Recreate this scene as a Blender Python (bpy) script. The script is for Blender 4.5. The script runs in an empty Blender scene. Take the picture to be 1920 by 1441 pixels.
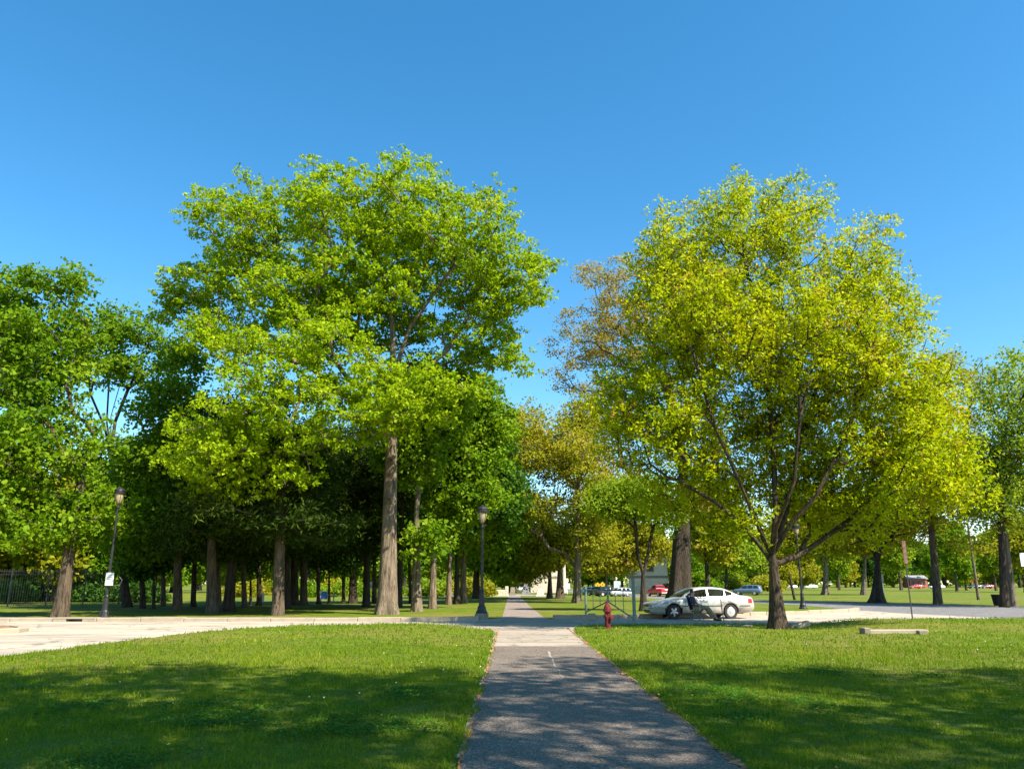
import bpy, bmesh, math, random
import numpy as np
from mathutils import Vector, Matrix

R = math.radians
random.seed(7)
rng = np.random.default_rng(11)
S = bpy.context.scene
C = S.collection

# ------------------------------------------------------------------ camera, sky, sun, exposure
F = 1450.0
TH = math.atan((1094 - 720.5) / F)
CT, ST = math.cos(TH), math.sin(TH)
EYE = 1.6
cam_d = bpy.data.cameras.new('camera')
cam = bpy.data.objects.new('camera', cam_d)
C.objects.link(cam)
cam.location = (0, 0, EYE)
cam.rotation_euler = (math.pi / 2 + TH, 0, 0)
cam_d.sensor_width = 36
cam_d.lens = F / 1920 * 36
cam_d.clip_start = 0.1
cam_d.clip_end = 4000
S.camera = cam

SUN_EL, SUN_AZ = R(49), R(50)          # azimuth measured to the right of straight behind the camera
to_sun = Vector((math.sin(SUN_AZ) * math.cos(SUN_EL), -math.cos(SUN_AZ) * math.cos(SUN_EL), math.sin(SUN_EL)))
w = bpy.data.worlds.new('World')
S.world = w
w.use_nodes = True
nt = w.node_tree
bg = nt.nodes['Background']
sky = nt.nodes.new('ShaderNodeTexSky')
sky.sky_type = 'NISHITA'
sky.sun_disc = False
sky.sun_elevation = SUN_EL
sky.sun_rotation = math.atan2(to_sun.x, to_sun.y)
sky.altitude = 0
sky.air_density = 1.0
sky.dust_density = 0.25
sky.ozone_density = 2.2
hs = nt.nodes.new('ShaderNodeHueSaturation')
hs.inputs['Saturation'].default_value = 1.33
hs.inputs['Hue'].default_value = 0.490
nt.links.new(sky.outputs[0], hs.inputs['Color'])
nt.links.new(hs.outputs[0], bg.inputs['Color'])
bg.inputs['Strength'].default_value = 0.112
sd = bpy.data.lights.new('sun', 'SUN')
sd.energy = 4.9
sd.angle = R(0.53)
sd.color = (1.0, 0.93, 0.80)
sun = bpy.data.objects.new('sun', sd)
C.objects.link(sun)
sun.rotation_euler = to_sun.to_track_quat('Z', 'Y').to_euler()
S.view_settings.view_transform = 'Standard'
S.view_settings.look = 'None'
S.view_settings.gamma = 1
S.view_settings.use_curve_mapping = False
S.view_settings.exposure = 1.2
S.cycles.max_bounces = 7
S.cycles.diffuse_bounces = 3
S.cycles.transmission_bounces = 4
S.cycles.transparent_max_bounces = 4


# ------------------------------------------------------------------ helpers
def ray(px, py):
    dx, dy = (px - 960) / F, (720.5 - py) / F
    return Vector((dx, CT - dy * ST, ST + dy * CT))


def G(px, py, z=0.0):
    d = ray(px, py)
    t = (z - EYE) / d.z
    return Vector((d.x * t, d.y * t, z))


def P(px, py, Y):
    d = ray(px, py)
    t = Y / d.y
    return Vector((d.x * t, Y, EYE + d.z * t))


def mpp(Y, z=1.6):
    """metres per photo pixel at a place"""
    return (Y * CT + (z - EYE) * ST) / F


def tag(o, label=None, cat=None, group=None, kind=None):
    if label: o['label'] = label
    if cat: o['category'] = cat
    if group: o['group'] = group
    if kind: o['kind'] = kind
    return o


def empty(name, loc, rz=0.0):
    o = bpy.data.objects.new(name, None)
    C.objects.link(o)
    o.location = loc
    o.rotation_euler = (0, 0, rz)
    o.empty_display_size = 0.3
    return o


def link(name, me, mat=None, parent=None):
    o = bpy.data.objects.new(name, me)
    C.objects.link(o)
    if mat is not None:
        if len(me.materials) == 0:
            me.materials.append(mat)
    if parent is not None:
        o.parent = parent
    return o


def mesh_np(name, verts, faces, smooth=False, attrs=None):
    """verts (n,3); faces (m,k) of one size, or a list of such arrays"""
    me = bpy.data.meshes.new(name)
    verts = np.asarray(verts, dtype=np.float32)
    fl = faces if isinstance(faces, list) else [faces]
    fl = [np.asarray(f, dtype=np.int32) for f in fl if len(f)]
    me.vertices.add(len(verts))
    me.vertices.foreach_set('co', verts.ravel())
    loops = np.concatenate([f.ravel() for f in fl])
    tot = np.concatenate([np.full(len(f), f.shape[1], dtype=np.int32) for f in fl])
    start = np.concatenate([[0], np.cumsum(tot)[:-1]]).astype(np.int32)
    me.loops.add(len(loops))
    me.loops.foreach_set('vertex_index', loops)
    me.polygons.add(len(tot))
    me.polygons.foreach_set('loop_start', start)
    me.polygons.foreach_set('loop_total', tot)
    if smooth:
        me.polygons.foreach_set('use_smooth', np.ones(len(tot), dtype=bool))
    me.update(calc_edges=True)
    if attrs:
        for k, v in attrs.items():
            a = me.attributes.new(k, 'FLOAT', 'FACE')
            a.data.foreach_set('value', np.asarray(v, dtype=np.float32))
    return me


class MB:
    """collects boxes, tubes, lathes and loose faces into one mesh"""
    def __init__(s):
        s.v = []
        s.f = []
        s.m = []

    def add(s, vs, fs, mi=0):
        b = len(s.v)
        s.v += [tuple(p) for p in vs]
        for f in fs:
            s.f.append(tuple(b + i for i in f))
            s.m.append(mi)

    def box(s, c, size, rot=None, mi=0, taper=1.0):
        hx, hy, hz = size[0] / 2, size[1] / 2, size[2] / 2
        vs = []
        for z, t in ((-hz, 1), (hz, taper)):
            for x, y in ((-hx, -hy), (hx, -hy), (hx, hy), (-hx, hy)):
                p = Vector((x * t, y * t, z))
                if rot is not None: p = rot @ p
                vs.append(Vector(c) + p)
        s.add(vs, [(0, 3, 2, 1), (4, 5, 6, 7), (0, 1, 5, 4), (1, 2, 6, 5), (2, 3, 7, 6), (3, 0, 4, 7)], mi)

    def tube(s, pts, rad, n=8, mi=0, cap=True):
        pts = [Vector(p) for p in pts]
        if not isinstance(rad, (list, tuple)): rad = [rad] * len(pts)
        up = Vector((0, 0, 1))
        rings = []
        for i, p in enumerate(pts):
            d = (pts[min(i + 1, len(pts) - 1)] - pts[max(i - 1, 0)]).normalized()
            a = d.cross(Vector((0.3, 1, 0.1)) if abs(d.z) > 0.9 else up).normalized()
            b = d.cross(a)
            rings.append([p + (a * math.cos(2 * math.pi * k / n) + b * math.sin(2 * math.pi * k / n)) * rad[i] for k in range(n)])
        vs = [q for r in rings for q in r]
        fs = []
        for i in range(len(pts) - 1):
            for k in range(n):
                k2 = (k + 1) % n
                fs.append((i * n + k, i * n + k2, (i + 1) * n + k2, (i + 1) * n + k))
        if cap:
            fs.append(tuple(range(n)))
            fs.append(tuple((len(pts) - 1) * n + k for k in reversed(range(n))))
        s.add(vs, fs, mi)

    def lathe(s, prof, n=16, c=(0, 0, 0), mi=0, mat=None):
        vs, fs = [], []
        for r, z in prof:
            for k in range(n):
                a = 2 * math.pi * k / n
                p = Vector((r * math.cos(a), r * math.sin(a), z))
                if mat is not None: p = mat @ p
                vs.append(p + Vector(c))
        for i in range(len(prof) - 1):
            for k in range(n):
                k2 = (k + 1) % n
                fs.append((i * n + k, i * n + k2, (i + 1) * n + k2, (i + 1) * n + k))
        fs.append(tuple(reversed(range(n))))
        fs.append(tuple((len(prof) - 1) * n + k for k in range(n)))
        s.add(vs, fs, mi)

    def build(s, name, mat, parent=None, smooth=False, bevel=0.0):
        me = bpy.data.meshes.new(name)
        me.from_pydata(s.v, [], s.f)
        mats = mat if isinstance(mat, (list, tuple)) else [mat]
        for m in mats: me.materials.append(m)
        me.polygons.foreach_set('material_index', s.m)
        if smooth:
            me.polygons.foreach_set('use_smooth', [True] * len(s.f))
        me.update()
        if bevel > 0:
            bm = bmesh.new(); bm.from_mesh(me)
            bmesh.ops.remove_doubles(bm, verts=bm.verts, dist=1e-5)
            bmesh.ops.bevel(bm, geom=[e for e in bm.edges], offset=bevel, segments=1, affect='EDGES')
            bmesh.ops.recalc_face_normals(bm, faces=bm.faces)
            bm.to_mesh(me); bm.free()
        return link(name, me, None, parent)


# ------------------------------------------------------------------ materials
def new_mat(name):
    m = bpy.data.materials.new(name)
    m.use_nodes = True
    n = m.node_tree
    b = n.nodes['Principled BSDF']
    return m, n, b


def nd(n, t, **kw):
    x = n.nodes.new(t)
    for k, v in kw.items():
        setattr(x, k, v)
    return x


def ramp(n, fac, stops):
    r = nd(n, 'ShaderNodeValToRGB')
    e = r.color_ramp.elements
    while len(e) < len(stops): e.new(0.5)
    for i, (p, c) in enumerate(stops):
        e[i].position = p
        e[i].color = (*c, 1)
    n.links.new(fac, r.inputs[0])
    return r.outputs[0]


def noise(n, scale, detail=4, rough=0.55, coord='Object', stretch=None, dist=0.0):
    tc = nd(n, 'ShaderNodeTexCoord')
    src = tc.outputs[coord]
    if stretch:
        mp = nd(n, 'ShaderNodeMapping')
        mp.inputs['Scale'].default_value = stretch
        n.links.new(src, mp.inputs[0]); src = mp.outputs[0]
    t = nd(n, 'ShaderNodeTexNoise')
    t.inputs['Scale'].default_value = scale
    t.inputs['Detail'].default_value = detail
    t.inputs['Roughness'].default_value = rough
    t.inputs['Distortion'].default_value = dist
    n.links.new(src, t.inputs['Vector'])
    return t.outputs['Fac']


def mix(n, a, b, fac, mode='MIX'):
    x = nd(n, 'ShaderNodeMix', data_type='RGBA', blend_type=mode)
    for s, v in ((6, a), (7, b)):
        if isinstance(v, tuple): x.inputs[s].default_value = (*v, 1)
        else: n.links.new(v, x.inputs[s])
    if isinstance(fac, float): x.inputs[0].default_value = fac
    else: n.links.new(fac, x.inputs[0])
    return x.outputs[2]


def bump(n, b, h, strength=0.4, dist=0.02):
    x = nd(n, 'ShaderNodeBump')
    x.inputs['Strength'].default_value = strength
    x.inputs['Distance'].default_value = dist
    n.links.new(h, x.inputs['Height'])
    n.links.new(x.outputs[0], b.inputs['Normal'])


def plain(name, col, rough=0.6, metal=0.0, var=0.12, scale=6.0, spec=0.5):
    m, n, b = new_mat(name)
    f = noise(n, scale)
    lo = tuple(c * (1 - var * 2) for c in col); hi = tuple(min(1, c * (1 + var * 2)) for c in col)
    n.links.new(ramp(n, f, [(0.3, lo), (0.7, hi)]), b.inputs['Base Color'])
    b.inputs['Roughness'].default_value = rough
    b.inputs['Metallic'].default_value = metal
    b.inputs['Specular IOR Level'].default_value = spec
    return m


def leaf_mat(name, cols, trans, tfac=0.42, rough=0.55, spec=0.10):
    """cols: ramp stops over the leaf's own random tint"""
    m, n, b = new_mat(name)
    at = nd(n, 'ShaderNodeAttribute', attribute_name='tint')
    col = ramp(n, at.outputs['Fac'], cols)
    n.links.new(col, b.inputs['Base Color'])
    b.inputs['Roughness'].default_value = rough
    b.inputs['Specular IOR Level'].default_value = spec
    tr = nd(n, 'ShaderNodeBsdfTranslucent')
    n.links.new(mix(n, col, trans, 0.6), tr.inputs['Color'])
    mx = nd(n, 'ShaderNodeMixShader')
    mx.inputs[0].default_value = tfac
    n.links.new(b.outputs[0], mx.inputs[1]); n.links.new(tr.outputs[0], mx.inputs[2])
    n.links.new(mx.outputs[0], n.nodes['Material Output'].inputs['Surface'])
    return m


def bark_mat(name, col, vs=6.0, bstr=0.9):
    m, n, b = new_mat(name)
    f1 = noise(n, vs, 6, 0.62, stretch=(3.2, 3.2, 0.42), dist=0.4)
    f2 = noise(n, 1.3, 3, 0.5)
    dk = tuple(c * 0.36 for c in col); hi = tuple(min(1, c * 1.5) for c in col)
    f3 = noise(n, vs * 4, 4, 0.7, stretch=(2.5, 2.5, 0.5))
    c1 = ramp(n, f1, [(0.36, dk), (0.50, col), (0.66, hi)])
    c1 = mix(n, c1, ramp(n, f3, [(0.35, (0.6, 0.6, 0.6)), (0.65, (1.25, 1.22, 1.18))]), 0.8, 'MULTIPLY')
    gr = tuple((col[0] * 0.75, col[1] * 0.95, col[2] * 0.7))
    c2 = mix(n, c1, gr, ramp(n, f2, [(0.5, (0, 0, 0)), (0.75, (0.5, 0.5, 0.5))]))
    n.links.new(c2, b.inputs['Base Color'])
    b.inputs['Roughness'].default_value = 0.92
    b.inputs['Specular IOR Level'].default_value = 0.2
    bump(n, b, f1, bstr, 0.10)
    return m


M = {}
M['oak_leaf'] = leaf_mat('oak_leaf', [(0.0, (0.12, 0.22, 0.004)), (0.45, (0.25, 0.37, 0.005)), (0.8, (0.38, 0.47, 0.010)), (1.0, (0.46, 0.50, 0.04))], (0.48, 0.62, 0.004))
M['gold_leaf'] = leaf_mat('gold_leaf', [(0.0, (0.16, 0.26, 0.003)), (0.45, (0.40, 0.475, 0.004)), (0.85, (0.58, 0.57, 0.006)), (0.96, (0.50, 0.38, 0.02)), (1.0, (0.48, 0.22, 0.06))], (0.52, 0.56, 0.003))
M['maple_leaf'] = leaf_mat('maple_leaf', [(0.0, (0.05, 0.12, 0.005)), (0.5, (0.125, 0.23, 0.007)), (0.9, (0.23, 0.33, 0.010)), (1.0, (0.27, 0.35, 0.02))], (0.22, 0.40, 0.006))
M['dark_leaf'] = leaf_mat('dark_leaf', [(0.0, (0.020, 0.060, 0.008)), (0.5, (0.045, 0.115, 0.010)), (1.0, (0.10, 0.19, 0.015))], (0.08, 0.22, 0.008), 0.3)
M['olive_leaf'] = leaf_mat('olive_leaf', [(0.0, (0.13, 0.18, 0.008)), (0.5, (0.28, 0.29, 0.012)), (0.85, (0.40, 0.34, 0.03)), (1.0, (0.44, 0.28, 0.07))], (0.48, 0.46, 0.012), 0.46)
M['brown_leaf'] = leaf_mat('brown_leaf', [(0.0, (0.20, 0.19, 0.020)), (0.5, (0.38, 0.29, 0.05)), (1.0, (0.50, 0.32, 0.13))], (0.52, 0.42, 0.06))
M['lime_leaf'] = leaf_mat('lime_leaf', [(0.0, (0.10, 0.19, 0.010)), (0.5, (0.21, 0.31, 0.015)), (1.0, (0.36, 0.42, 0.03))], (0.38, 0.50, 0.012))
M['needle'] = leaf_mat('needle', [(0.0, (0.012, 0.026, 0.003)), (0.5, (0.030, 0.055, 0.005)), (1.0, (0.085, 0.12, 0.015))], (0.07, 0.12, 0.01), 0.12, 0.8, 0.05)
M['bark_oak'] = bark_mat('bark_oak', (0.185, 0.138, 0.095), 2.6)
M['bark'] = bark_mat('bark', (0.115, 0.083, 0.056), 3.2)
M['bark_dark'] = bark_mat('bark_dark', (0.055, 0.041, 0.030), 3.2)
M['bark_dark2'] = bark_mat('bark_brown', (0.082, 0.058, 0.038), 4.0)
M['bark_grey'] = bark_mat('bark_grey', (0.165, 0.13, 0.095), 3.2)


def grass_mat(name, bare=0.0):
    m, n, b = new_mat(name)
    big = noise(n, 0.16, 4, 0.6)
    mid = noise(n, 1.4, 5, 0.62)
    fine = noise(n, 34.0, 3, 0.7, stretch=(1, 0.6, 1))
    c1 = ramp(n, mid, [(0.3, (0.060, 0.105, 0.006)), (0.5, (0.105, 0.155, 0.008)), (0.7, (0.16, 0.19, 0.014))])
    c2 = mix(n, c1, (0.20, 0.165, 0.045), ramp(n, big, [(0.44, (0, 0, 0)), (0.66, (0.75, 0.75, 0.75))]))
    c3 = mix(n, c2, ramp(n, fine, [(0.3, (0.35, 0.38, 0.3)), (0.65, (1.35, 1.3, 1.1))]), 0.75, 'MULTIPLY')
    n.links.new(c3, b.inputs['Base Color'])
    b.inputs['Roughness'].default_value = 0.9
    b.inputs['Specular IOR Level'].default_value = 0.15
    bump(n, b, fine, 0.8, 0.04)
    return m


M['ground'] = grass_mat('ground_grass')
M['blade'] = leaf_mat('grass_blade', [(0.0, (0.035, 0.095, 0.004)), (0.45, (0.13, 0.215, 0.005)), (0.8, (0.25, 0.30, 0.010)), (1.0, (0.36, 0.30, 0.06))], (0.24, 0.36, 0.005), 0.35, 0.6, 0.12)


def concrete_mat(name, col, stain=0.35, crack=0):
    m, n, b = new_mat(name)
    a = noise(n, 0.35, 5, 0.65, stretch=(0.5, 1.6, 1), dist=0.6)
    f = noise(n, 55, 3, 0.7)
    g = noise(n, 3.0, 5, 0.7)
    c = ramp(n, a, [(0.32, tuple(x * (1 - stain) for x in col)), (0.5, col), (0.8, tuple(min(1, x * 1.12) for x in col))])
    c = mix(n, c, ramp(n, g, [(0.3, (0.78, 0.76, 0.72)), (0.6, (1.05, 1.05, 1.05))]), 0.6, 'MULTIPLY')
    c = mix(n, c, ramp(n, f, [(0.3, (0.7, 0.7, 0.7)), (0.7, (1.2, 1.2, 1.2))]), 0.35, 'MULTIPLY')
    if crack:
        tc = nd(n, 'ShaderNodeTexCoord')
        nz = nd(n, 'ShaderNodeTexNoise'); nz.inputs['Scale'].default_value = 1.1; nz.inputs['Detail'].default_value = 5
        n.links.new(tc.outputs['Object'], nz.inputs['Vector'])
        av = nd(n, 'ShaderNodeMix', data_type='RGBA', blend_type='LINEAR_LIGHT'); av.inputs[0].default_value = 0.55
        n.links.new(tc.outputs['Object'], av.inputs[6]); n.links.new(nz.outputs['Color'], av.inputs[7])
        vo = nd(n, 'ShaderNodeTexVoronoi', feature='DISTANCE_TO_EDGE'); vo.inputs['Scale'].default_value = crack
        n.links.new(av.outputs[2], vo.inputs['Vector'])
        c = mix(n, (0.13, 0.11, 0.09), c, ramp(n, vo.outputs['Distance'], [(0.0, (0, 0, 0)), (0.006, (0.5, 0.5, 0.5)), (0.02, (1, 1, 1))]))
        ty = noise(n, 1.0, 3, 0.6, stretch=(0.12, 2.2, 1), dist=0.8)
        c = mix(n, c, ramp(n, ty, [(0.36, (0.62, 0.61, 0.60)), (0.5, (1, 1, 1))]), 0.8, 'MULTIPLY')
    n.links.new(c, b.inputs['Base Color'])
    b.inputs['Roughness'].default_value = 0.9
    b.inputs['Specular IOR Level'].default_value = 0.25
    bump(n, b, f, 0.35, 0.008)
    return m


M['concrete'] = concrete_mat('concrete', (0.45, 0.38, 0.295), crack=0.28)
M['concrete_old'] = concrete_mat('concrete_old', (0.36, 0.30, 0.235), 0.4, crack=0.5)
M['stone'] = concrete_mat('kerb_granite', (0.38, 0.31, 0.225), 0.3)
M['stone_dark'] = concrete_mat('weathered_granite', (0.26, 0.22, 0.16), 0.5)


def asphalt_mat(name, lo, mid, hi):
    m, n, b = new_mat(name)
    tc = nd(n, 'ShaderNodeTexCoord')
    v = nd(n, 'ShaderNodeTexVoronoi')
    v.inputs['Scale'].default_value = 75
    n.links.new(tc.outputs['Object'], v.inputs['Vector'])
    f = noise(n, 140, 2, 0.6)
    a = noise(n, 0.9, 5, 0.65)
    sp = nd(n, 'ShaderNodeSeparateColor')
    n.links.new(v.outputs['Color'], sp.inputs[0])
    c = ramp(n, sp.outputs[0], [(0.0, lo), (0.6, mid), (0.93, hi), (1.0, (0.42, 0.38, 0.33))])
    c = mix(n, c, ramp(n, a, [(0.3, (0.72, 0.72, 0.74)), (0.7, (1.2, 1.17, 1.12))]), 0.8, 'MULTIPLY')
    n.links.new(c, b.inputs['Base Color'])
    b.inputs['Roughness'].default_value = 0.85
    b.inputs['Specular IOR Level'].default_value = 0.35
    bump(n, b, v.outputs['Distance'], 0.6, 0.006)
    return m


M['asphalt'] = asphalt_mat('path_asphalt', (0.070, 0.056, 0.046), (0.150, 0.118, 0.093), (0.27, 0.215, 0.165))
M['asphalt_old'] = asphalt_mat('road_asphalt', (0.11, 0.105, 0.105), (0.16, 0.15, 0.148), (0.24, 0.225, 0.215))
M['asphalt_tan'] = asphalt_mat('worn_path_asphalt', (0.17, 0.135, 0.11), (0.24, 0.19, 0.155), (0.33, 0.27, 0.22))
M['soil'] = plain('leaf_litter_soil', (0.32, 0.155, 0.070), 0.95, 0, 0.35, 9, 0.1)
M['black'] = plain('black_paint', (0.018, 0.018, 0.02), 0.42, 0.0, 0.2, 20)
M['lamp_paint'] = plain('lamp_paint', (0.018, 0.016, 0.016), 0.45, 0.0, 0.25, 12)
M['lamp_glass'] = plain('lamp_glass', (0.40, 0.31, 0.18), 0.25, 0, 0.08, 8)
M['white'] = plain('white_paint', (0.78, 0.77, 0.74), 0.4, 0, 0.04, 8)
M['maroon'] = plain('hydrant_paint', (0.13, 0.020, 0.020), 0.75, 0, 0.3, 14, 0.2)
M['galv'] = plain('weathered_green_metal', (0.16, 0.21, 0.18), 0.55, 0.3, 0.25, 18)
M['rubber'] = plain('rubber', (0.022, 0.021, 0.021), 0.8, 0, 0.2, 30)
M['trim'] = plain('dark_trim', (0.03, 0.03, 0.03), 0.6, 0, 0.15, 20)
M['chrome'] = plain('hubcap_silver', (0.62, 0.60, 0.57), 0.3, 0.55, 0.1, 18)
M['red'] = plain('red_plastic', (0.50, 0.02, 0.02), 0.3, 0, 0.08, 14)
M['blue'] = plain('blue_sign', (0.05, 0.20, 0.62), 0.4, 0, 0.05, 8)
M['yellow'] = plain('yellow_sign', (0.85, 0.42, 0.02), 0.4, 0, 0.05, 8)
M['wood'] = plain('grey_wood', (0.20, 0.15, 0.10), 0.8, 0, 0.25, 18)
M['cream_stone'] = concrete_mat('cream_stone', (0.62, 0.54, 0.43), 0.2)
M['grey_stone'] = concrete_mat('grey_stone', (0.26, 0.25, 0.25), 0.3)
M['brick'] = plain('red_brick', (0.36, 0.13, 0.09), 0.85, 0, 0.2, 2)
M['recess'] = plain('window_dark', (0.05, 0.045, 0.04), 0.3, 0, 0.1, 3)
M['rust'] = plain('rusty_metal', (0.17, 0.085, 0.065), 0.7, 0.2, 0.25, 10)
M['skin'] = plain('skin', (0.50, 0.23, 0.15), 0.55, 0, 0.06, 20)
M['hair'] = plain('hair', (0.03, 0.022, 0.016), 0.7, 0, 0.2, 40)
M['shirt'] = plain('dark_shirt', (0.03, 0.033, 0.065), 0.9, 0, 0.25, 22)
M['khaki'] = plain('khaki_cloth', (0.27, 0.215, 0.12), 0.9, 0, 0.25, 14)
M['shoe'] = plain('dark_shoe', (0.02, 0.016, 0.014), 0.6, 0, 0.15, 20)
M['canvas'] = plain('black_canvas', (0.016, 0.016, 0.018), 0.9, 0, 0.25, 18)
M['steel'] = plain('brushed_steel_tube', (0.34, 0.34, 0.34), 0.4, 0.7, 0.1, 25)
M['dand_yellow'] = plain('dandelion_yellow', (0.80, 0.55, 0.02), 0.8, 0, 0.1, 30)
M['dand_white'] = plain('dandelion_seed', (0.75, 0.75, 0.70), 0.9, 0, 0.05, 30)
M['stem'] = plain('flower_stem', (0.12, 0.22, 0.03), 0.7, 0, 0.1, 30)


def glass_mat():
    m, n, b = new_mat('car_glass')
    f = noise(n, 2.2, 3, 0.6)
    n.links.new(ramp(n, f, [(0.35, (0.008, 0.010, 0.008)), (0.6, (0.022, 0.028, 0.02)), (0.75, (0.05, 0.055, 0.04))]), b.inputs['Base Color'])
    b.inputs['Roughness'].default_value = 0.04
    b.inputs['Specular IOR Level'].default_value = 0.5
    b.inputs['Coat Weight'].default_value = 0.15
    b.inputs['Coat Roughness'].default_value = 0.03
    return m


M['glass'] = glass_mat()


def paint_mat(name, col, dirt=0.25, rough=0.32, metal=0.25):
    m, n, b = new_mat(name)
    tc = nd(n, 'ShaderNodeTexCoord')
    sp = nd(n, 'ShaderNodeSeparateXYZ')
    n.links.new(tc.outputs['Object'], sp.inputs[0])
    f = noise(n, 3.0, 5, 0.7)
    ma = nd(n, 'ShaderNodeMath', operation='MULTIPLY_ADD')
    ma.inputs[1].default_value = -1.4
    n.links.new(sp.outputs[2], ma.inputs[0])
    ma.inputs[2].default_value = 0.95
    mm = nd(n, 'ShaderNodeMath', operation='MULTIPLY', use_clamp=True)
    n.links.new(ma.outputs[0], mm.inputs[0]); n.links.new(f, mm.inputs[1])
    c = mix(n, col, (0.30, 0.24, 0.17), ramp(n, mm.outputs[0], [(0.05, (0, 0, 0)), (0.5, (dirt * 2.4,) * 3)]))
    n.links.new(c, b.inputs['Base Color'])
    b.inputs['Roughness'].default_value = rough
    b.inputs['Metallic'].default_value = metal
    b.inputs['Coat Weight'].default_value = 0.5
    b.inputs['Coat Roughness'].default_value = 0.08
    return m


M['silver_car'] = paint_mat('pale_silver_paint', (0.50, 0.475, 0.42), 0.38)
M['red_car'] = paint_mat('red_paint', (0.62, 0.025, 0.03), 0.08)
M['green_car'] = paint_mat('dark_green_paint', (0.025, 0.05, 0.045), 0.1)
M['blue_car'] = paint_mat('blue_grey_paint', (0.11, 0.17, 0.26), 0.1)
M['white_car'] = paint_mat('white_car_paint', (0.80, 0.80, 0.80), 0.08, 0.35, 0.0)
M['grey_car'] = paint_mat('light_grey_paint', (0.48, 0.50, 0.52), 0.1)
M['dark_car'] = paint_mat('black_car_paint', (0.03, 0.03, 0.035), 0.1)
M['maroon_car'] = paint_mat('maroon_paint', (0.22, 0.02, 0.04), 0.05)


# ------------------------------------------------------------------ ground, roads, path
def sheet(name, pts, z, mat, kind='structure', label=None):
    bm = bmesh.new()
    vs = [bm.verts.new((p[0], p[1], z)) for p in pts]
    f = bm.faces.new(vs)
    bmesh.ops.triangulate(bm, faces=[f])
    bmesh.ops.recalc_face_normals(bm, faces=bm.faces)
    for f in bm.faces:
        if f.normal.z < 0: f.normal_flip()
    me = bpy.data.meshes.new(name)
    bm.to_mesh(me); bm.free()
    o = link(name, me, mat)
    return tag(o, label, None, None, kind)


def interp(x, xs, ys):
    return float(np.interp(x, xs, ys))


def ground_sheet():
    xs = np.concatenate([[-1800, -900, -400, -200], np.linspace(-120, 120, 61), [200, 400, 900, 1800]])
    ys = np.concatenate([[-900, -300, -80], np.linspace(-20, 240, 66), [400, 900, 2600]])
    X, Y = np.meshgrid(xs, ys, indexing='ij')
    v = np.stack([X, Y, np.zeros_like(X)], -1).reshape(-1, 3)
    nx, ny = len(xs), len(ys)
    i, j = np.meshgrid(np.arange(nx - 1), np.arange(ny - 1), indexing='ij')
    a = (i * ny + j).ravel()
    f = np.stack([a, a + ny, a + ny + 1, a + 1], -1)
    return tag(link('ground', mesh_np('ground', v, f), M['ground']), 'green park grass stretching out to the far trees', None, None, 'structure')


ground_sheet()

KERB = [(-60, 35.3), (-30, 35.3), (-12, 35.4), (-5.0, 35.5), (-2.6, 35.9), (-1.5, 36.9), (-0.9, 38.4)]
KERB_R = [(1.9, 37.9), (2.5, 37.4), (3.7, 37.6), (6.2, 38.6), (10.0, 40.4), (13.6, 42.3), (16.2, 44.0), (19.0, 46.2), (21.0, 48.6), (21.6, 50.4)]
road_poly = [(-60, 11)] + KERB[:-1] + [(-1.0, 38.4), (2.0, 38.4)] + KERB_R[1:] + [(24.2, 37.9), (30, 34), (40, 27), (40, 22), (10, 22), (-60, 8)]
sheet('concrete_road', [(-60, 8)] + KERB + KERB_R + [(22.9, 41.5), (24.2, 37.6), (34, 31), (34, 8)], 0.004, M['concrete'], label='pale concrete side road crossing the footpath')
AN = [(40, 26), (24.2, 37.2), (22.9, 41.0), (21.9, 45), (21.7, 50.5), (22.2, 62), (20.5, 75), (15.6, 92), (12.5, 140), (9, 210)]
AF = [(15, 210), (18, 150), (20.8, 108), (25.2, 82), (27, 76), (31.6, 69), (36.4, 57), (60, 36)]
sheet('asphalt_road', AN + AF, 0.008, M['asphalt_old'], label='grey asphalt park road curving away to the right')
sheet('footpath', [(-0.46, 2.5), (2.03, 2.5), (2.04, 21.4), (-0.47, 21.4)], 0.016, M['asphalt'], label='dark asphalt footpath in the foreground')
sheet('footpath_slab', [(-0.47, 21.4), (2.04, 21.4), (2.25, 29), (2.9, 33.2), (2.6, 37.3), (1.95, 37.9), (1.6, 39), (-0.5, 39), (-0.9, 38.2), (-1.5, 36.7), (-1.6, 33), (-0.8, 29)], 0.012, M['concrete_old'], label='worn concrete stretch of footpath at the road crossing')
sheet('far_footpath', [(-0.48, 39), (1.58, 39), (1.3, 60), (1.06, 112), (-0.5, 112)], 0.008, M['asphalt_tan'], label='footpath running on between the lawns')
sheet('plaza', [(-9, 112), (6, 112), (9, 128), (-9, 128)], 0.010, M['concrete_old'], label='pale paved plaza at the far end of the footpath')
# strip of fallen leaves and soil along both edges of the path
def litter(name, x0, side, y0, y1, wid):
    r = random.Random(int(x0 * 100) + 5)
    mb = MB()
    n = int((y1 - y0) / 0.07)
    a = []
    for i in range(n + 1):
        y = y0 + (y1 - y0) * i / n
        wv = (0.6 + 0.5 * math.sin(y * 1.7 + side) + 0.3 * math.sin(y * 4.3)) * wid
        a.append((x0 - side * r.uniform(-0.3, 1.0) * max(wv, .004), x0 + side * r.uniform(0.4, 1.2) * max(wv, .01), y))
    vs = []
    for p in a: vs += [(p[0], p[2], 0.0205), (p[1], p[2], 0.034)]
    fs = [(2 * i, 2 * i + 1, 2 * i + 3, 2 * i + 2) for i in range(n)]
    mb.add(vs, fs)
    o = mb.build(name, M['soil'])
    return tag(o, None, None, None, 'structure')


litter('soil_edge', 2.04, 1, 3, 30, 0.055)
litter('soil_edge', -0.47, -1, 3, 28, 0.035)
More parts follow.
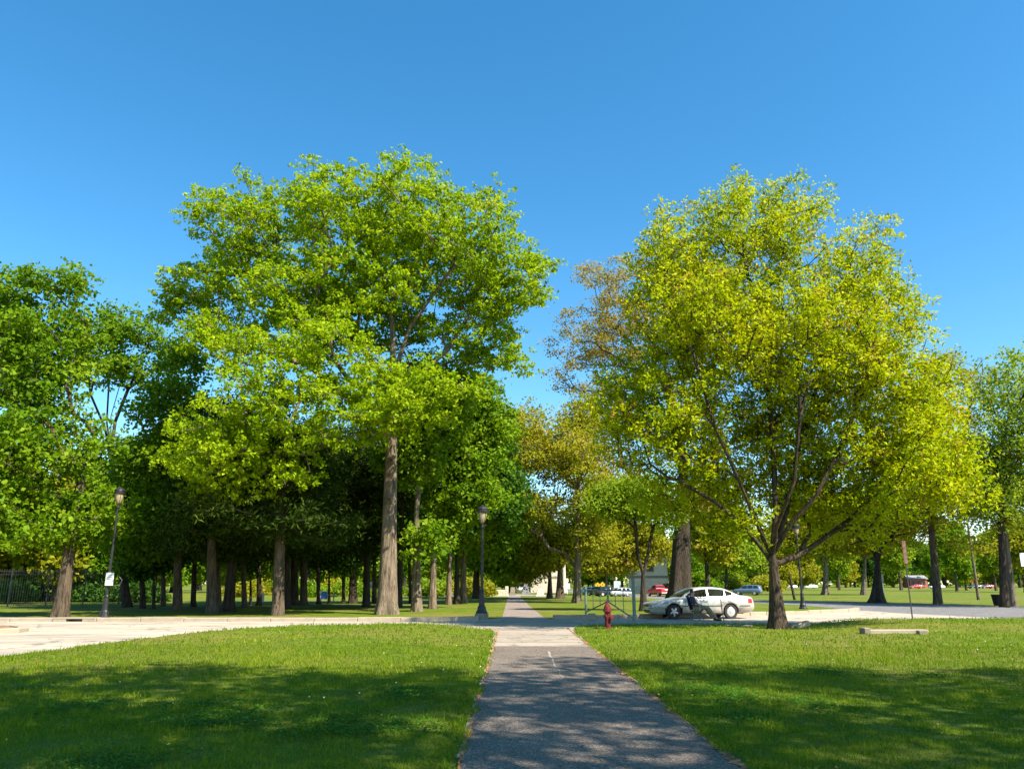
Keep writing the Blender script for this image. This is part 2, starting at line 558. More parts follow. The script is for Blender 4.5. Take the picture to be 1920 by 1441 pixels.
# pale crack in the asphalt
mb = MB()
r_ = random.Random(4)
pp = [(1030, 1222), (1034, 1235), (1040, 1246), (1049, 1262), (1056, 1275)]
pts = [G(x, y) for x, y in pp]
fine = []
for a, b in zip(pts[:-1], pts[1:]):
    for k in range(6):
        q = a.lerp(b, k / 6)
        fine.append(q + Vector((r_.uniform(-.025, .025), 0, 0)))
vs = []
for i, q in enumerate(fine):
    wdt = 0.022 * (1 - i / len(fine)) + 0.006
    vs += [(q.x - wdt, q.y, 0.020), (q.x + wdt, q.y, 0.020)]
mb.add(vs, [(2 * i, 2 * i + 1, 2 * i + 3, 2 * i + 2) for i in range(len(fine) - 1)])
tag(mb.build('path_crack', M['concrete_old']), 'pale sealed crack in the dark asphalt footpath', None, None, 'structure')

LX = [-30, -16, -12.0, -11.3, -10.9, -9.5, -7.6, -5.1, -1.6, -0.9, -0.5]
LYT = [13.5, 15.2, 16.6, 18.5, 21.5, 25.5, 27.8, 29.3, 29.7, 29.3, 27.5]
RX = [2.06, 2.35, 3.2, 5.3, 8.4, 11, 13.0, 15.0, 19, 23.4, 34]
RYT = [27.0, 30.5, 32.6, 33.0, 33.0, 32.8, 33.6, 35.3, 36.0, 36.3, 30.5]


def sm(a, b, x):
    t = np.clip((x - a) / (b - a), 0, 1)
    return t * t * (3 - 2 * t)


def hL(x, y):
    return 0.035 + 0.20 * sm(19, 28, y) * sm(-0.6, -2.5, -(-x)) if False else 0.035 + 0.19 * sm(18, 28, y) * sm(0.6, 3.2, -x) + 0.012 * np.sin(x * 1.7 + y * .6) * np.sin(y * 1.3)


def hR(x, y):
    return 0.035 + 0.10 * sm(11.5, 15, x) * sm(25, 31, y) + 0.012 * np.sin(x * 1.5 + y * .7) * np.sin(y * 1.1)


def lawn(name, Xs, Ys, h, x0, x1, label):
    nx, ny = 110, 90
    xs = np.linspace(x0, x1, nx)
    yt = np.interp(xs, Xs, Ys)
    wob = 0.10 * np.sin(xs * 5.1) + 0.07 * np.sin(xs * 13.7 + 1)
    yt = yt + wob
    t = np.linspace(0, 1, ny)
    X = np.repeat(xs[:, None], ny, 1)
    Y = 2.2 + (yt[:, None] - 2.2) * t[None, :]
    Z = h(X, Y)
    Z[:, -1] = 0.0
    Z[:, -2] = Z[:, -2] * 0.5
    Z[0, :] = 0.0; Z[-1, :] = 0.0
    v = np.stack([X, Y, Z], -1).reshape(-1, 3)
    i, j = np.meshgrid(np.arange(nx - 1), np.arange(ny - 1), indexing='ij')
    a = (i * ny + j).ravel()
    f = np.stack([a, a + ny, a + ny + 1, a + 1], -1)
    return tag(link(name, mesh_np(name, v, f, True), M['ground']), label, None, None, 'structure')


lawn('lawn', LX, LYT, hL, -30, -0.50, 'mown lawn left of the footpath, half in shade')
lawn('lawn', RX, RYT, hR, 2.07, 34, 'mown lawn right of the footpath, yellowing near the road')


def blades(name, Xs, Ys, h, x0, x1, n_list, seed, label):
    g = np.random.default_rng(seed)
    V = []; T = []
    for (ya, yb, n, ln, wd) in n_list:
        y = g.uniform(ya, yb, n)
        # inside a cone of view, plus a margin
        half = y * 0.72 + 1.2
        x = g.uniform(-1, 1, n) * half
        wv = 0.05 * np.sin(y * 3.1) + 0.04 * np.sin(y * 7.7 + 1) + g.uniform(0, 0.06, n)
        ok = (x > x0 - np.where(x0 > 0, wv, 0)) & (x < x1 + np.where(x1 < 0, wv, 0)) & (y < np.interp(x, Xs, Ys) + 0.03)
        x, y = x[ok], y[ok]
        k = len(x)
        # clumping
        cl = np.sin(x * 2.3 + np.sin(y * 1.9) * 2) * np.sin(y * 2.7 + np.sin(x * 1.3) * 2)
        cl2 = np.sin(x * 7.3 + np.sin(y * 6.1) * 2) * np.sin(y * 8.3 + 1)
        L = ln * g.uniform(0.4, 1.4, k) * (1 + 0.38 * cl + 0.38 * cl2)
        L *= np.where(g.random(k) < 0.02, 2.1, 1)
        W = wd * g.uniform(0.6, 1.3, k)
        z = h(x, y)
        az = g.uniform(0, 2 * np.pi, k)
        lean = g.uniform(0.1, 1.1, k)
        laz = g.uniform(0, 2 * np.pi, k)
        b = np.stack([x, y, z - 0.01], -1)
        side = np.stack([np.cos(az), np.sin(az), np.zeros(k)], -1) * W[:, None]
        tip = np.stack([np.cos(laz) * np.sin(lean), np.sin(laz) * np.sin(lean), np.cos(lean)], -1) * L[:, None]
        V.append(np.stack([b - side, b + side, b + tip], 1).reshape(-1, 3))
        big = np.sin(x * .55 + 1.3 * np.sin(y * .43)) * np.sin(y * .61 + 1.1 * np.sin(x * .37 + 2))
        t = np.clip(0.38 + 0.13 * cl + 0.13 * cl2 + 0.12 * big + g.normal(0, 0.2, k), 0, 0.9)
        t = np.where(g.random(k) < 0.03, 0.97, t)
        # dry patch on the right by the low beam
        dry = np.exp(-(((x - 15.5) / 5.0) ** 2 + ((y - 29) / 3.2) ** 2))
        t = np.clip(t + dry * g.uniform(0, 0.75, k), 0, 1)
        T.append(t)
    V = np.concatenate(V); T = np.concatenate(T)
    f = np.arange(len(V)).reshape(-1, 3)
    o = link(name, mesh_np(name, V, f, False, {'tint': T}), M['blade'])
    return tag(o, label, 'grass', None, 'stuff')


NL = [(5.5, 9, 150000, 0.052, 0.0040), (9, 14, 170000, 0.058, 0.0055), (14, 21, 140000, 0.062, 0.0085), (21, 37, 76000, 0.062, 0.019)]
blades('grass', LX, LYT, hL, -30, -0.52, NL, 3, 'short green grass blades covering the lawn left of the path')
blades('grass', RX, RYT, hR, 2.09, 34, NL, 5, 'short green and straw coloured grass blades right of the path')


def clover(seed, spots_, n, label):
    g = np.random.default_rng(seed)
    V, T = [], []
    for (cx, cy, rx, ry) in spots_:
        k = int(n * rx * ry)
        x = cx + g.normal(0, .45, k) * rx; y = cy + g.normal(0, .45, k) * ry
        h = hL if cx < 0 else hR
        ok = (x < -.55) if cx < 0 else (x > 2.12)
        x, y = x[ok], y[ok]; k = len(x)
        c = np.stack([x, y, h(x, y) + g.uniform(.025, .055, k)], -1)
        nr = np.stack([g.normal(0, .35, k), g.normal(0, .35, k), np.ones(k)], -1); nr /= np.linalg.norm(nr, axis=1, keepdims=True)
        a = np.cross(nr, g.normal(0, 1, (k, 3))); a /= np.linalg.norm(a, axis=1, keepdims=True)
        b = np.cross(nr, a); s_ = g.uniform(.009, .020, k)[:, None]
        V.append(np.stack([c - a * s_, c + b * s_, c + a * s_, c - b * s_], 1).reshape(-1, 3))
        T.append(np.clip(g.normal(.45, .2, k), 0, 1))
    V = np.concatenate(V)
    o = link('clover', mesh_np('clover', V, np.arange(len(V)).reshape(-1, 4), False, {'tint': np.concatenate(T)}), M['clover'])
    return tag(o, label, 'clover', None, 'stuff')


M['clover'] = leaf_mat('clover_leaf', [(0.0, (0.02, 0.075, 0.008)), (0.5, (0.055, 0.155, 0.012)), (1.0, (0.12, 0.25, 0.02))], (0.12, 0.30, 0.01), 0.3)
rc = random.Random(12)
clover(5, [(-rc.uniform(1.2, 7.5), rc.uniform(7.2, 13), rc.uniform(.35, 1.0), rc.uniform(.3, .9)) for _ in range(16)], 2400, 'dark clover patches in the lawn left of the path')
clover(6, [(rc.uniform(2.6, 9), rc.uniform(8, 15), rc.uniform(.3, .8), rc.uniform(.3, .8)) for _ in range(10)], 2400, 'dark clover patches in the lawn right of the path')


# ------------------------------------------------------------------ kerbs
def along(pts, step):
    """points every `step` metres along a polyline"""
    pts = [Vector((p[0], p[1], 0)) for p in pts]
    out = [pts[0].copy()]
    left = step
    for a, b in zip(pts[:-1], pts[1:]):
        seg = (b - a).length
        t = left
        while t <= seg:
            out.append(a.lerp(b, t / seg))
            t += step
        left = t - seg
    return out


def kerb_run(pts, step, hgt, wid, mat, label, cat='kerb', wob=0.01, skip=None):
    root = empty('kerb', (pts[0][0], pts[0][1], 0))
    tag(root, label, cat, None, 'structure')
    P0 = Vector((pts[0][0], pts[0][1], 0))
    q = along(pts, step)
    r = random.Random(len(pts))
    for i, (a, b) in enumerate(zip(q[:-1], q[1:])):
        if skip and skip(a, b): continue
        d = (b - a); L = d.length
        ang = math.atan2(d.y, d.x)
        n = Vector((-d.y, d.x, 0)).normalized()
        m = MB()
        hh = hgt + r.uniform(-wob, wob)
        m.box((0, 0, 0), (L - 0.018, wid, hh + 0.05))
        o = m.build('kerb_stone', mat, root, bevel=0.018)
        o.location = (a + b) / 2 + n * (wid / 2 + r.uniform(-wob, wob)) - P0 + Vector((0, 0, hh / 2 - 0.025))
        o.rotation_euler = (r.uniform(-.01, .01), r.uniform(-.004, .004), ang + r.uniform(-.004, .004) * (wob * 60))
    return root


INL = (G(92, 1166).x, G(142, 1166).x)
kl = kerb_run(KERB, 1.9, 0.17, 0.42, M['stone'], 'long pale stone kerb along the far side of the concrete road, left of the path',
              skip=lambda a, b: a.x < INL[1] and b.x > INL[0])
# storm drain inlet where the stones are left out
xs_ = [p.x for p in along(KERB, 1.9)]
xa = max(x for x in xs_ if x <= INL[0]); xb = min(x for x in xs_ if x >= INL[1])
root = empty('storm_drain', ((xa + xb) / 2, 35.3, 0))
tag(root, 'storm drain slot cut into the pale kerb beside the left lamp post', 'storm drain', None)
L = xb - xa
m = MB(); m.box((0, 0.22, 0.145), (L - 0.02, 0.46, 0.06)); m.build('lintel', M['stone'], root, bevel=0.01)
m = MB(); m.box((-L / 2 + 0.3, 0.21, 0.063), (0.58, 0.42, 0.124)); m.build('side_block', M['stone'], root, bevel=0.01)
m = MB(); m.box((L / 2 - 0.3, 0.21, 0.063), (0.58, 0.42, 0.124)); m.build('side_block', M['stone'], root, bevel=0.01)
m = MB(); m.box((0, 0.38, 0.06), (L - 1.2, 0.06, 0.12)); m.build('back_wall', M['recess'], root)

kerb_run(KERB_R, 1.15, 0.19, 0.32, M['stone'], 'granite block kerb behind the silver sedan, curving off to the right', wob=0.03)
kerb_run([G(1362, 1175)[:2], G(1400, 1176)[:2], G(1446, 1178)[:2]], 0.95, 0.10, 0.25, M['stone_dark'], 'short weathered kerb between the seated person and the tree', wob=0.02)
kerb_run([(-20.5, 25.0), (-18.2, 25.2), (-17.0, 26.0), (-16.5, 27.2), (-16.9, 28.6), (-18.0, 29.6), (-20.5, 30.2)], 1.0, 0.16, 0.35, M['stone'],
         'rounded kerb of the small road island at the left edge', wob=0.015)
sheet('island_soil', [(-24, 25.4), (-18.3, 25.6), (-17.3, 26.3), (-16.9, 27.3), (-17.2, 28.4), (-18.2, 29.3), (-24, 30)], 0.10, M['soil'], label='brown soil of the small road island at the left edge')

g_ = G(1503, 1177)
st = empty('granite_block', g_)
tag(st, 'tilted broken granite kerb stone lying right of the big tree foot', 'stone')
m = MB(); m.box((0, 0, 0.10), (0.62, 0.26, 0.20), Matrix.Rotation(R(-17), 3, 'Y') @ Matrix.Rotation(R(14), 3, 'Z'))
m.build('stone', M['stone'], st, bevel=0.03)
m = MB(); m.box((-0.36, 0.05, 0.06), (0.22, 0.3, 0.15), Matrix.Rotation(R(24), 3, 'Y')); m.build('stone', M['stone_dark'], st, bevel=0.025)
g_ = G(1110, 1162)
m = MB(); m.box((0, 0, 0.15), (0.34, 0.3, 0.30)); o = m.build('granite_block', M['stone'], None, bevel=0.04); o.location = g_
tag(o, 'squat granite block at the foot of the metal gate', 'stone')

# low concrete beam in the grass
a = G(1634, 1183, 0.12)
bm_ = empty('concrete_beam', (a.x, a.y, 0.065), R(3))
tag(bm_, 'low concrete beam half sunk in the dry grass, right of the big tree', 'beam')
m = MB(); m.box((0.95, 0.2, 0.03), (1.95, 0.34, 0.14)); m.build('slab', M['stone'], bm_, bevel=0.02)
m = MB(); m.box((-0.14, 0.15, 0.05), (0.22, 0.36, 0.24)); m.build('end_block', M['stone_dark'], bm_, bevel=0.03)
m = MB(); m.box((1.60, -0.12, 0.02), (0.30, 0.2, 0.14)); m.build('end_block', M['stone_dark'], bm_, bevel=0.02)


# ------------------------------------------------------------------ trees
class Skel:
    """a branching skeleton grown towards the centres of the leaf clusters"""
    def __init__(s, trunk, tr, seed):
        s.r = random.Random(seed)
        s.g = np.random.default_rng(seed)
        s.pos = [np.array(p, float) for p in trunk]
        s.par = [-1] + list(range(len(trunk) - 1))
        s.dir = [np.array([0, 0, 1.0])] * len(trunk)
        s.plen = [0.0]
        for i in range(1, len(trunk)):
            s.plen.append(s.plen[-1] + np.linalg.norm(s.pos[i] - s.pos[i - 1]))
        s.nt = len(trunk)
        s.trad = tr
        s.chains = []
        s.tips = []

    def grow(s, centres, first, up=0.25, wob=0.12, lowpen=0.8, seg=1.0, ppen=0.22):
        order = sorted(range(len(centres)), key=lambda i: np.linalg.norm(centres[i] - s.pos[s.nt - 1]) + 0.15 * s.r.random())
        for ci in order:
            c = np.asarray(centres[ci], float)
            A = np.array(s.pos[first:])
            d = c - A
            dist = np.linalg.norm(d, axis=1)
            pen = np.maximum(0, -d[:, 2]) * lowpen
            pl = np.array(s.plen[first:])
            dirs = np.array(s.dir[first:])
            cosang = np.einsum('ij,ij->i', d, dirs) / np.maximum(dist, 1e-3)
            cost = dist * (1.25 - 0.35 * cosang) + pen + ppen * pl
            j = int(np.argmin(cost)) + first
            p0 = s.pos[j]; L = np.linalg.norm(c - p0)
            dd = (c - p0) / max(L, 1e-3)
            ctrl = p0 + (s.dir[j] * 0.35 + dd * 0.65 + np.array([0, 0, up])) * L * 0.5
            n = max(2, int(round(L / seg)))
            chain = [j]
            prev = j
            for k in range(1, n + 1):
                t = k / n
                q = (1 - t) ** 2 * p0 + 2 * t * (1 - t) * ctrl + t * t * c
                if k < n: q = q + s.g.normal(0, wob, 3) * min(1, L / 3)
                s.pos.append(q)
                s.par.append(prev)
                v = q - s.pos[prev]
                s.dir.append(v / max(np.linalg.norm(v), 1e-4))
                s.plen.append(s.plen[prev] + np.linalg.norm(v))
                prev = len(s.pos) - 1
                chain.append(prev)
            s.chains.append(chain)
            s.tips.append((prev, ci))

    def radii(s, rtip, rmain):
        n = len(s.pos)
        cnt = np.zeros(n)
        for t, _ in s.tips: cnt[t] += 1
        for i in range(n - 1, 0, -1):
            cnt[s.par[i]] += cnt[i]
        N = max(cnt[0], 2)
        e = math.log(rmain / rtip) / math.log(N)
        s.cnt = cnt
        s.rad = rtip * np.maximum(cnt, 1) ** e
        for i in range(s.nt): s.rad[i] = s.trad[i]


def ring_tube(V, Fq, pts, rad, n, jit=None):
    pts = np.asarray(pts); m = len(pts)
    d = np.empty_like(pts)
    d[1:-1] = pts[2:] - pts[:-2]; d[0] = pts[1] - pts[0]; d[-1] = pts[-1] - pts[-2]
    d /= np.maximum(np.linalg.norm(d, axis=1, keepdims=True), 1e-6)
    ref = np.array([0.05, 1, 0.02]) if abs(d[0][2]) > 0.7 else np.array([0, 0.03, 1.0])
    a = np.cross(d, ref); a /= np.maximum(np.linalg.norm(a, axis=1, keepdims=True), 1e-6)
    b = np.cross(d, a)
    th = np.linspace(0, 2 * np.pi, n, endpoint=False)
    rr = np.asarray(rad)[:, None] * np.ones(n)
    if jit is not None: rr = rr * jit(m, th)
    ring = pts[:, None, :] + rr[..., None] * (np.cos(th)[None, :, None] * a[:, None, :] + np.sin(th)[None, :, None] * b[:, None, :])
    base = sum(len(x) for x in V)
    V.append(ring.reshape(-1, 3))
    i, k = np.meshgrid(np.arange(m - 1), np.arange(n), indexing='ij')
    k2 = (k + 1) % n
    Fq.append(np.stack([base + i * n + k, base + i * n + k2, base + (i + 1) * n + k2, base + (i + 1) * n + k], -1).reshape(-1, 4))


def tree(name, base, trunk_top, trunk_r, lobes, ncl, tufts, leaves, leaf, leafm, barkm, seed, label, group=None,
         spread=1.0, tuft_r=0.24, up=0.25, flat=0.6, limbs_parts=False, first_frac=0.55, bend=0.0, rtip=0.018, flare=1.22,
         lowpen=0.8, ppen=0.22, shell=0.45, sparse_twigs=3, tint_jit=0.2, origin=None, stems=None, tint_bias=0.0, droop=0.0, wob=0.12,
         mindist=0.75, leafup=0.5, trunk_seg=10, cat='tree', extra_bare=None):
    """base: world xyz of the foot; lobes: world ellipsoids (centre, radii)"""
    g = np.random.default_rng(seed)
    base = np.array(base, float); top = np.array(trunk_top, float)
    # cluster centres
    lw = np.array([l[1][0] * l[1][1] * l[1][2] for l in lobes]) ** 0.8
    lw /= lw.sum()
    cs = []
    tries = 0
    md = mindist
    while len(cs) < ncl and tries < ncl * 12:
        tries += 1
        li = g.choice(len(lobes), p=lw)
        c, rr = lobes[li]
        v = g.normal(0, 1, 3); v /= np.linalg.norm(v)
        u = g.random() ** shell
        p = np.array(c) + v * u * np.array(rr)
        if p[2] < 1.5: continue
        if cs:
            if np.min(np.linalg.norm((np.array(cs) - p), axis=1)) < md:
                md *= 0.9985
                continue
        cs.append(p)
    cs = np.array(cs)
    # trunk
    nt = trunk_seg
    tp, tr = [], []
    sway = g.normal(0, 1, 2) * bend
    Lt = np.linalg.norm(top - base)
    for i in range(nt + 1):
        t = i / nt
        p = base + (top - base) * t
        p[:2] += sway * math.sin(math.pi * t)
        tp.append(p)
        fl = 1 + (flare - 1) * math.exp(-t * Lt / (trunk_r * 1.7))
        tr.append(trunk_r * (1 - 0.55 * t) * fl)
    first = max(1, int(nt * first_frac))
    sk = Skel(tp, tr, seed + 1)
    if stems:      # forked main stems: lists of points
        for st_ in stems:
            prev = int(st_[0])
            chain = [prev]
            for q in st_[1]:
                sk.pos.append(np.array(q, float)); sk.par.append(prev)
                v = sk.pos[-1] - sk.pos[prev]
                sk.dir.append(v / np.linalg.norm(v)); sk.plen.append(sk.plen[prev] + np.linalg.norm(v) * 0.7)
                prev = len(sk.pos) - 1
                chain.append(prev)
            sk.chains.append(chain)
    sk.grow(cs, first, up=up, lowpen=lowpen, ppen=ppen, wob=wob)
    sk.radii(rtip, trunk_r * 0.62)
    root = empty(name, tuple(base))
    tag(root, label, cat, group)
    # trunk mesh (bark ridges run up it)
    lobec = g.uniform(0, 2 * np.pi, 5)
    def jit(m_, th):
        t = np.linspace(0, 1, m_)[:, None] * Lt
        o = np.ones((m_, len(th)))
        for q, ph in enumerate(lobec):
            o += 0.10 * np.exp(-t / (trunk_r * 2.2)) * np.cos((q + 3) * th[None, :] + ph)
            o += 0.02 * np.cos((q + 2) * th[None, :] + ph + t * 0.35) + 0.014 * np.cos((q + 7) * th[None, :] + ph * 3 + t * (0.5 + q * .2))
        return o
    V, Q = [], []
    tp2, tr2 = [], []
    for i in range(nt):       # finer rings near the ground
        k = 5 if i == 0 else 2
        for j in range(k):
            t = (i + j / k) / nt
            p = base + (top - base) * t
            p[:2] += sway * math.sin(math.pi * t)
            tp2.append(p); tr2.append(trunk_r * (1 - 0.55 * t) * (1 + (flare - 1) * math.exp(-t * Lt / (trunk_r * 1.7))))
    tp2.append(tp[-1]); tr2.append(tr[-1])
    tp2[0] = tp2[0] - np.array([0, 0, 0.1])
    ring_tube(V, Q, np.array(tp2) - base, tr2, 30 if trunk_r > 0.3 else 14, jit)
    groups = {'trunk': (V, Q)}
    # which primary limb does every chain belong to
    owner = {}
    nlimb = 0
    limb_sets = []
    for ch in sk.chains:
        j = ch[0]
        if j < sk.nt:
            if limbs_parts and sk.rad[ch[1]] > 0.055 and nlimb < 14:
                key = ('limb', nlimb); nlimb += 1
            else:
                key = 'trunk'
        else:
            key = owner.get(j, 'trunk')
        for q in ch[1:]: owner[q] = key
        if key not in groups: groups[key] = ([], [])
        Vg, Qg = groups[key]
        pts = np.array([sk.pos[q] for q in ch]) - base
        rad = np.array([sk.rad[q] for q in ch])
        rad[0] = min(rad[0], rad[1] * 1.25)
        n = 8 if rad[0] > 0.12 else (5 if rad[0] > 0.04 else 3)
        ring_tube(Vg, Qg, pts, rad, n)
    # leaves
    K = len(cs)
    csz = g.uniform(0.75, 1.3, K)
    tc = np.repeat(cs, tufts, 0)
    tsc = np.repeat(csz, tufts)
    off = g.normal(0, 1, (K * tufts, 3))
    off /= np.linalg.norm(off, axis=1, keepdims=True)
    off *= (g.random(K * tufts) ** 0.45)[:, None] * np.array([1, 1, flat]) * spread
    tc = tc + off * tsc[:, None]
    tc[:, 2] -= droop * (off[:, 0] ** 2 + off[:, 1] ** 2)
    # twigs out to some tufts
    if sparse_twigs:
        sel = g.permutation(K * tufts)[:K * sparse_twigs]
        a0 = np.repeat(cs, tufts, 0)[sel]; b0 = tc[sel]
        d = b0 - a0
        s1 = np.cross(d, [0.2, 0.3, 1.0]); s1 /= np.maximum(np.linalg.norm(s1, axis=1, keepdims=True), 1e-6)
        s2 = np.cross(d, s1); s2 /= np.maximum(np.linalg.norm(s2, axis=1, keepdims=True), 1e-6)
        r0 = rtip * 0.75
        tri = []
        for k in range(3):
            a = 2 * math.pi * k / 3
            tri.append(a0 + (s1 * math.cos(a) + s2 * math.sin(a)) * r0)
        V, Q = groups['trunk']
        bb = sum(len(x) for x in V)
        ns = len(sel)
        V.append((np.concatenate(tri + [b0]) - base))
        ii = np.arange(ns)
        tf = []
        for k in range(3):
            k2 = (k + 1) % 3
            tf.append(np.stack([bb + k * ns + ii, bb + k2 * ns + ii, bb + 3 * ns + ii], -1))
        groups['twig'] = np.concatenate(tf)
    for key, val in groups.items():
        if key == 'twig': continue
        V, Q = val
        fl = [np.concatenate(Q)]
        if key == 'trunk' and 'twig' in groups: fl.append(groups['twig'])
        nm = 'trunk' if key == 'trunk' else 'limb'
        link(nm, mesh_np(nm, np.concatenate(V), fl, True), barkm, root)
    nT = K * tufts
    c = np.repeat(tc, leaves, 0)
    o2 = g.normal(0, 1, (nT * leaves, 3)) * tuft_r * np.array([1, 1, 0.7])
    c = c + o2
    n = len(c)
    outw = o2 / np.maximum(np.linalg.norm(o2, axis=1, keepdims=True), 1e-6)
    nrm = g.normal(0, 1, (n, 3)) * 0.7 + outw * 0.35 + np.array([0, 0, leafup])
    nrm /= np.linalg.norm(nrm, axis=1, keepdims=True)
    ax = np.cross(nrm, g.normal(0, 1, (n, 3))); ax /= np.maximum(np.linalg.norm(ax, axis=1, keepdims=True), 1e-6)
    bx = np.cross(nrm, ax)
    sz = g.uniform(0.65, 1.3, n)[:, None]
    la, lb = leaf
    cup = nrm * (0.18 * la * sz)
    v = np.stack([c - ax * la * sz * 0.5, c + bx * lb * sz * 0.5 + cup, c + ax * la * sz * 0.5, c - bx * lb * sz * 0.5 + cup], 1).reshape(-1, 3) - base
    ft = np.arange(len(v)).reshape(-1, 4)
    tt = np.repeat(g.normal(0.45 + tint_bias, tint_jit * 0.6, K), tufts * leaves) + np.repeat(g.normal(0, tint_jit * 0.5, nT), leaves) + g.normal(0, tint_jit * 0.5, n)
    tt = np.clip(tt, 0, 1)
    link('crown', mesh_np('crown', v, ft, False, {'tint': tt}), leafm, root)
    return root


def px_lobes(Y, lst):
    out = []
    for (px, py, rx, ry, dY, *rest) in lst:
        c = P(px, py, Y + dY)
        s = mpp(Y + dY, c.z)
        ryy = rest[0] if rest else (rx + ry) / 2 * s
        out.append(((c.x, c.y, c.z), (rx * s, ryy, ry * s)))
    return out


# the tall oak left of the path
B = OAK = G(725, 1151)
oak = tree('oak_tree', B, P(738, 700, B.y), 0.50,
     px_lobes(B.y, [(700, 415, 170, 108, 0, 5.5), (478, 425, 105, 92, 1, 4), (860, 465, 135, 118, 0, 5), (650, 545, 190, 110, 0, 6), (420, 530, 95, 75, 2, 3.5),
                    (950, 545, 82, 80, 0, 3), (800, 610, 150, 90, 2.5, 3.5), (575, 680, 165, 80, -4, 4), (425, 840, 82, 82, -4, 3), (520, 780, 150, 72, -5, 3.4),
                    (690, 760, 120, 62, -4, 3), (905, 650, 80, 45, 1, 3), (350, 590, 45, 55, 3, 2), (960, 690, 45, 30, 0, 1.5), (600, 330, 24, 28, 0, 1.2),
                    (415, 905, 60, 46, -4, 2.2), (345, 840, 40, 50, -3, 2), (745, 765, 85, 42, -3.5, 2), (650, 800, 80, 42, -4, 2), (480, 870, 110, 50, -4.5, 2.5), (770, 700, 80, 60, -2, 2), (740, 800, 60, 26, -3, 1.6), (840, 720, 70, 50, 3, 2), (835, 745, 55, 42, -3.5, 2), (330, 560, 32, 40, 1, 1.6), (400, 640, 70, 50, -1, 3), (560, 600, 120, 80, -1, 4), (370, 900, 50, 50, -3, 2), (365, 870, 36, 42, -4, 1.6), (730, 305, 30, 20, 0, 1.2), (800, 308, 26, 18, 0, 1.2), (1010, 500, 38, 34, 0, 1.5), (370, 395, 34, 30, 1, 1.5)]),
     860, 13, 13, (0.205, 0.15), M['oak_leaf'], M['bark_oak'], 21,
     'tallest green oak with a thick pale trunk, left of the path', spread=1.08, tuft_r=0.135, rtip=0.023, limbs_parts=True, first_frac=0.62, flare=1.42, lowpen=0.35, ppen=0.16, shell=0.5,
     stems=[(7, [P(700, 760, B.y - 1), P(630, 735, B.y - 3), P(560, 720, B.y - 4.5)]),
            (9, [P(790, 700, B.y), P(840, 655, B.y), P(880, 590, B.y + 0.5), P(930, 540, B.y + 1)]),
            (10, [P(735, 600, B.y), P(700, 520, B.y + 1), P(640, 440, B.y + 1)]),
            (10, [P(770, 610, B.y), P(850, 500, B.y - 1), P(835, 420, B.y - 1)]),
            (9, [P(680, 650, B.y + 1), P(600, 570, B.y + 2), P(520, 490, B.y + 2), P(450, 430, B.y + 2)])])
for kx, ky, kr in ((729, 936, 0.20), (733, 862, 0.18)):
    kp = P(kx, ky, B.y - 0.40) - Vector(B)
    m = MB()
    rot = Matrix.Rotation(R(90), 3, 'X') @ Matrix.Rotation(R(-12), 3, 'Y')
    m.lathe([(kr * 1.3, -0.06), (kr * 1.05, 0.10), (kr * 0.78, 0.15), (kr * 0.5, 0.10), (kr * 0.35, 0.0), (0.02, -0.02)], 14, mat=rot)
    o = m.build('knot', M['bark_oak'], oak, smooth=True)
    o.location = kp

